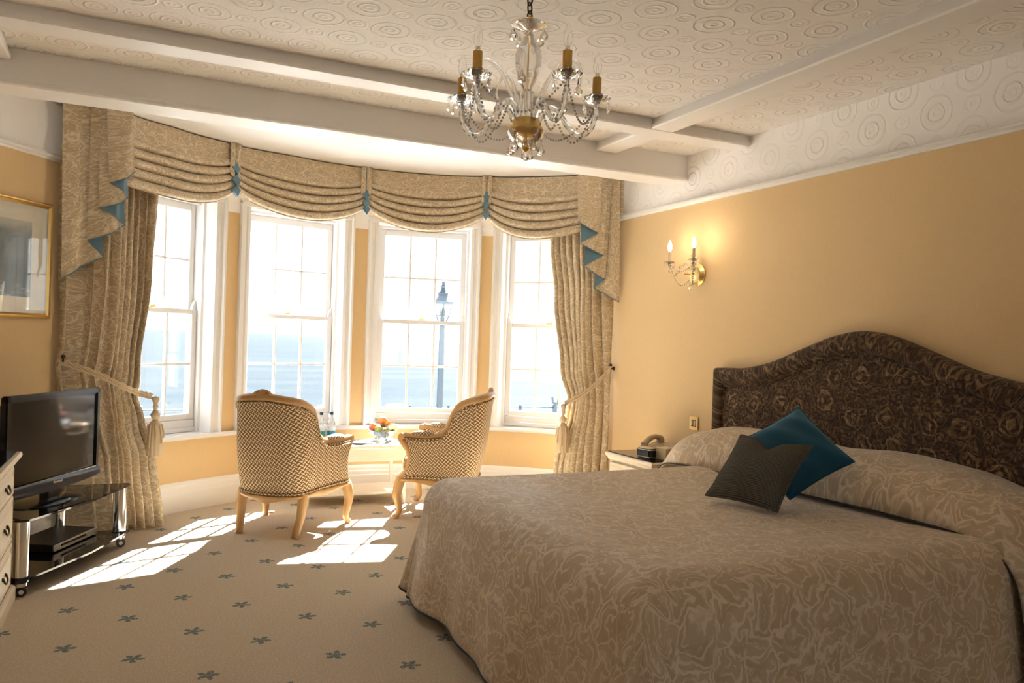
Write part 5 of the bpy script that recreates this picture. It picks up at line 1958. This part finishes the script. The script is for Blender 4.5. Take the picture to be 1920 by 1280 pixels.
# ------------------------------------------------------------------ wall sconce
sc = thing('wall_sconce', 'two armed crystal wall light with lit candle bulbs above the bedside', 'wall light', (XR, 4.335, 1.80))
m = MB().lathe([(0.0001, 0.0), (0.075, 0.0), (0.075, 0.006), (0.066, 0.012), (0.060, 0.024), (0.045, 0.036), (0.0001, 0.044)], 28, (0, 0, 0), Matrix.Translation((0, 0, -0.005)) @ Matrix.Rotation(-PI / 2, 4, 'Y'))
m.build('backplate', M_BRASS, sc, sharp=30)
m = MB().lathe([(0.058, 0.030), (0.048, 0.055), (0.025, 0.070), (0.0001, 0.076)], 14, (0, 0, 0), Matrix.Translation((0, 0, -0.008)) @ Matrix.Rotation(-PI / 2, 4, 'Y'), wav=lambda a, z: 1 + 0.06 * math.sin(7 * a))
m.build('cut_glass_dish', M_CRYST, sc, sharp=20)
m = MB().tube([(-0.07, 0, -0.006), (-0.115, 0, -0.004)], 0.0045, 8)
m.ball((-0.118, 0, -0.004), 0.008)
m.build('spigot', M_BRASS, sc)
M_LIT = emit('lit_candle_bulb', (1.0, 0.72, 0.40), 16.0)
M_SLEEVE = plain('ivory_candle_sleeve', (0.74, 0.64, 0.45), 0.4)
for s in (-1, 1):
    E_ = Vector((-0.150, s * 0.130, 0.070))
    m = MB()
    P = csp([(-0.055, s * 0.02, 0.02), (-0.075, s * 0.045, 0.060), (-0.095, s * 0.07, 0.055), (-0.115, s * 0.09, 0.0), (-0.135, s * 0.112, -0.012), (-0.149, s * 0.129, 0.020), tuple(E_)], 8)
    twist_tube(m, P, 0.008, 14)
    m.build('arm', M_TWIST, sc, sharp=60)
    MB().lathe([(0.010, 0.0), (0.028, 0.004), (0.040, 0.012), (0.038, 0.014), (0.010, 0.005)], 18, E_, wav=lambda a, z: 1 + 0.08 * math.sin(8 * a)).build('drip_pan', M_CRYST, sc, sharp=30)
    sl = MB().lathe([(0.0115, 0.006), (0.0115, 0.085), (0.006, 0.088)], 14, E_).build('candle_sleeve', M_SLEEVE, sc)
    MB().lathe([(0.007, 0.086), (0.0135, 0.102), (0.0155, 0.116), (0.011, 0.138), (0.004, 0.158), (0.0001, 0.164)], 14, E_).build('bulb', M_LIT, sc, sharp=80)
    ld = bpy.data.lights.new('bulb_light', 'POINT')
    ld.energy = 0.32
    ld.color = (1.0, 0.86, 0.70)
    ld.shadow_soft_size = 0.02
    lo = bpy.data.objects.new('bulb_light', ld)
    COL.objects.link(lo)
    lo.parent = sc
    lo.location = E_ + Vector((0, 0, 0.185))
    n0, i0 = E_, Vector((-0.065, s * 0.02, -0.045))
    beads([n0.lerp(i0, t / 12) + Vector((0, 0, -0.085 * math.sin(PI * t / 12))) for t in range(13)], 'bead_string', sc)
    beads([n0.lerp(Vector((-0.06, 0, 0.06)), t / 12) + Vector((0, 0, -0.05 * math.sin(PI * t / 12))) for t in range(13)], 'bead_string', sc)
    for k in range(5):
        b = 2 * PI * k / 5
        hang(sc, 'pendant', E_ + Vector((0.038 * math.cos(b), 0.038 * math.sin(b), 0.006)), 'spear')
hang(sc, 'pendant', (-0.066, 0, -0.058), 'drop')
m = MB().lathe([(0.006, 0.0), (0.009, 0.03), (0.014, 0.05), (0.008, 0.07), (0.012, 0.085), (0.026, 0.094), (0.012, 0.098), (0.0001, 0.105)], 14, (-0.05, 0, 0.03))
m.build('top_finial', M_CLEAR, sc, sharp=60)
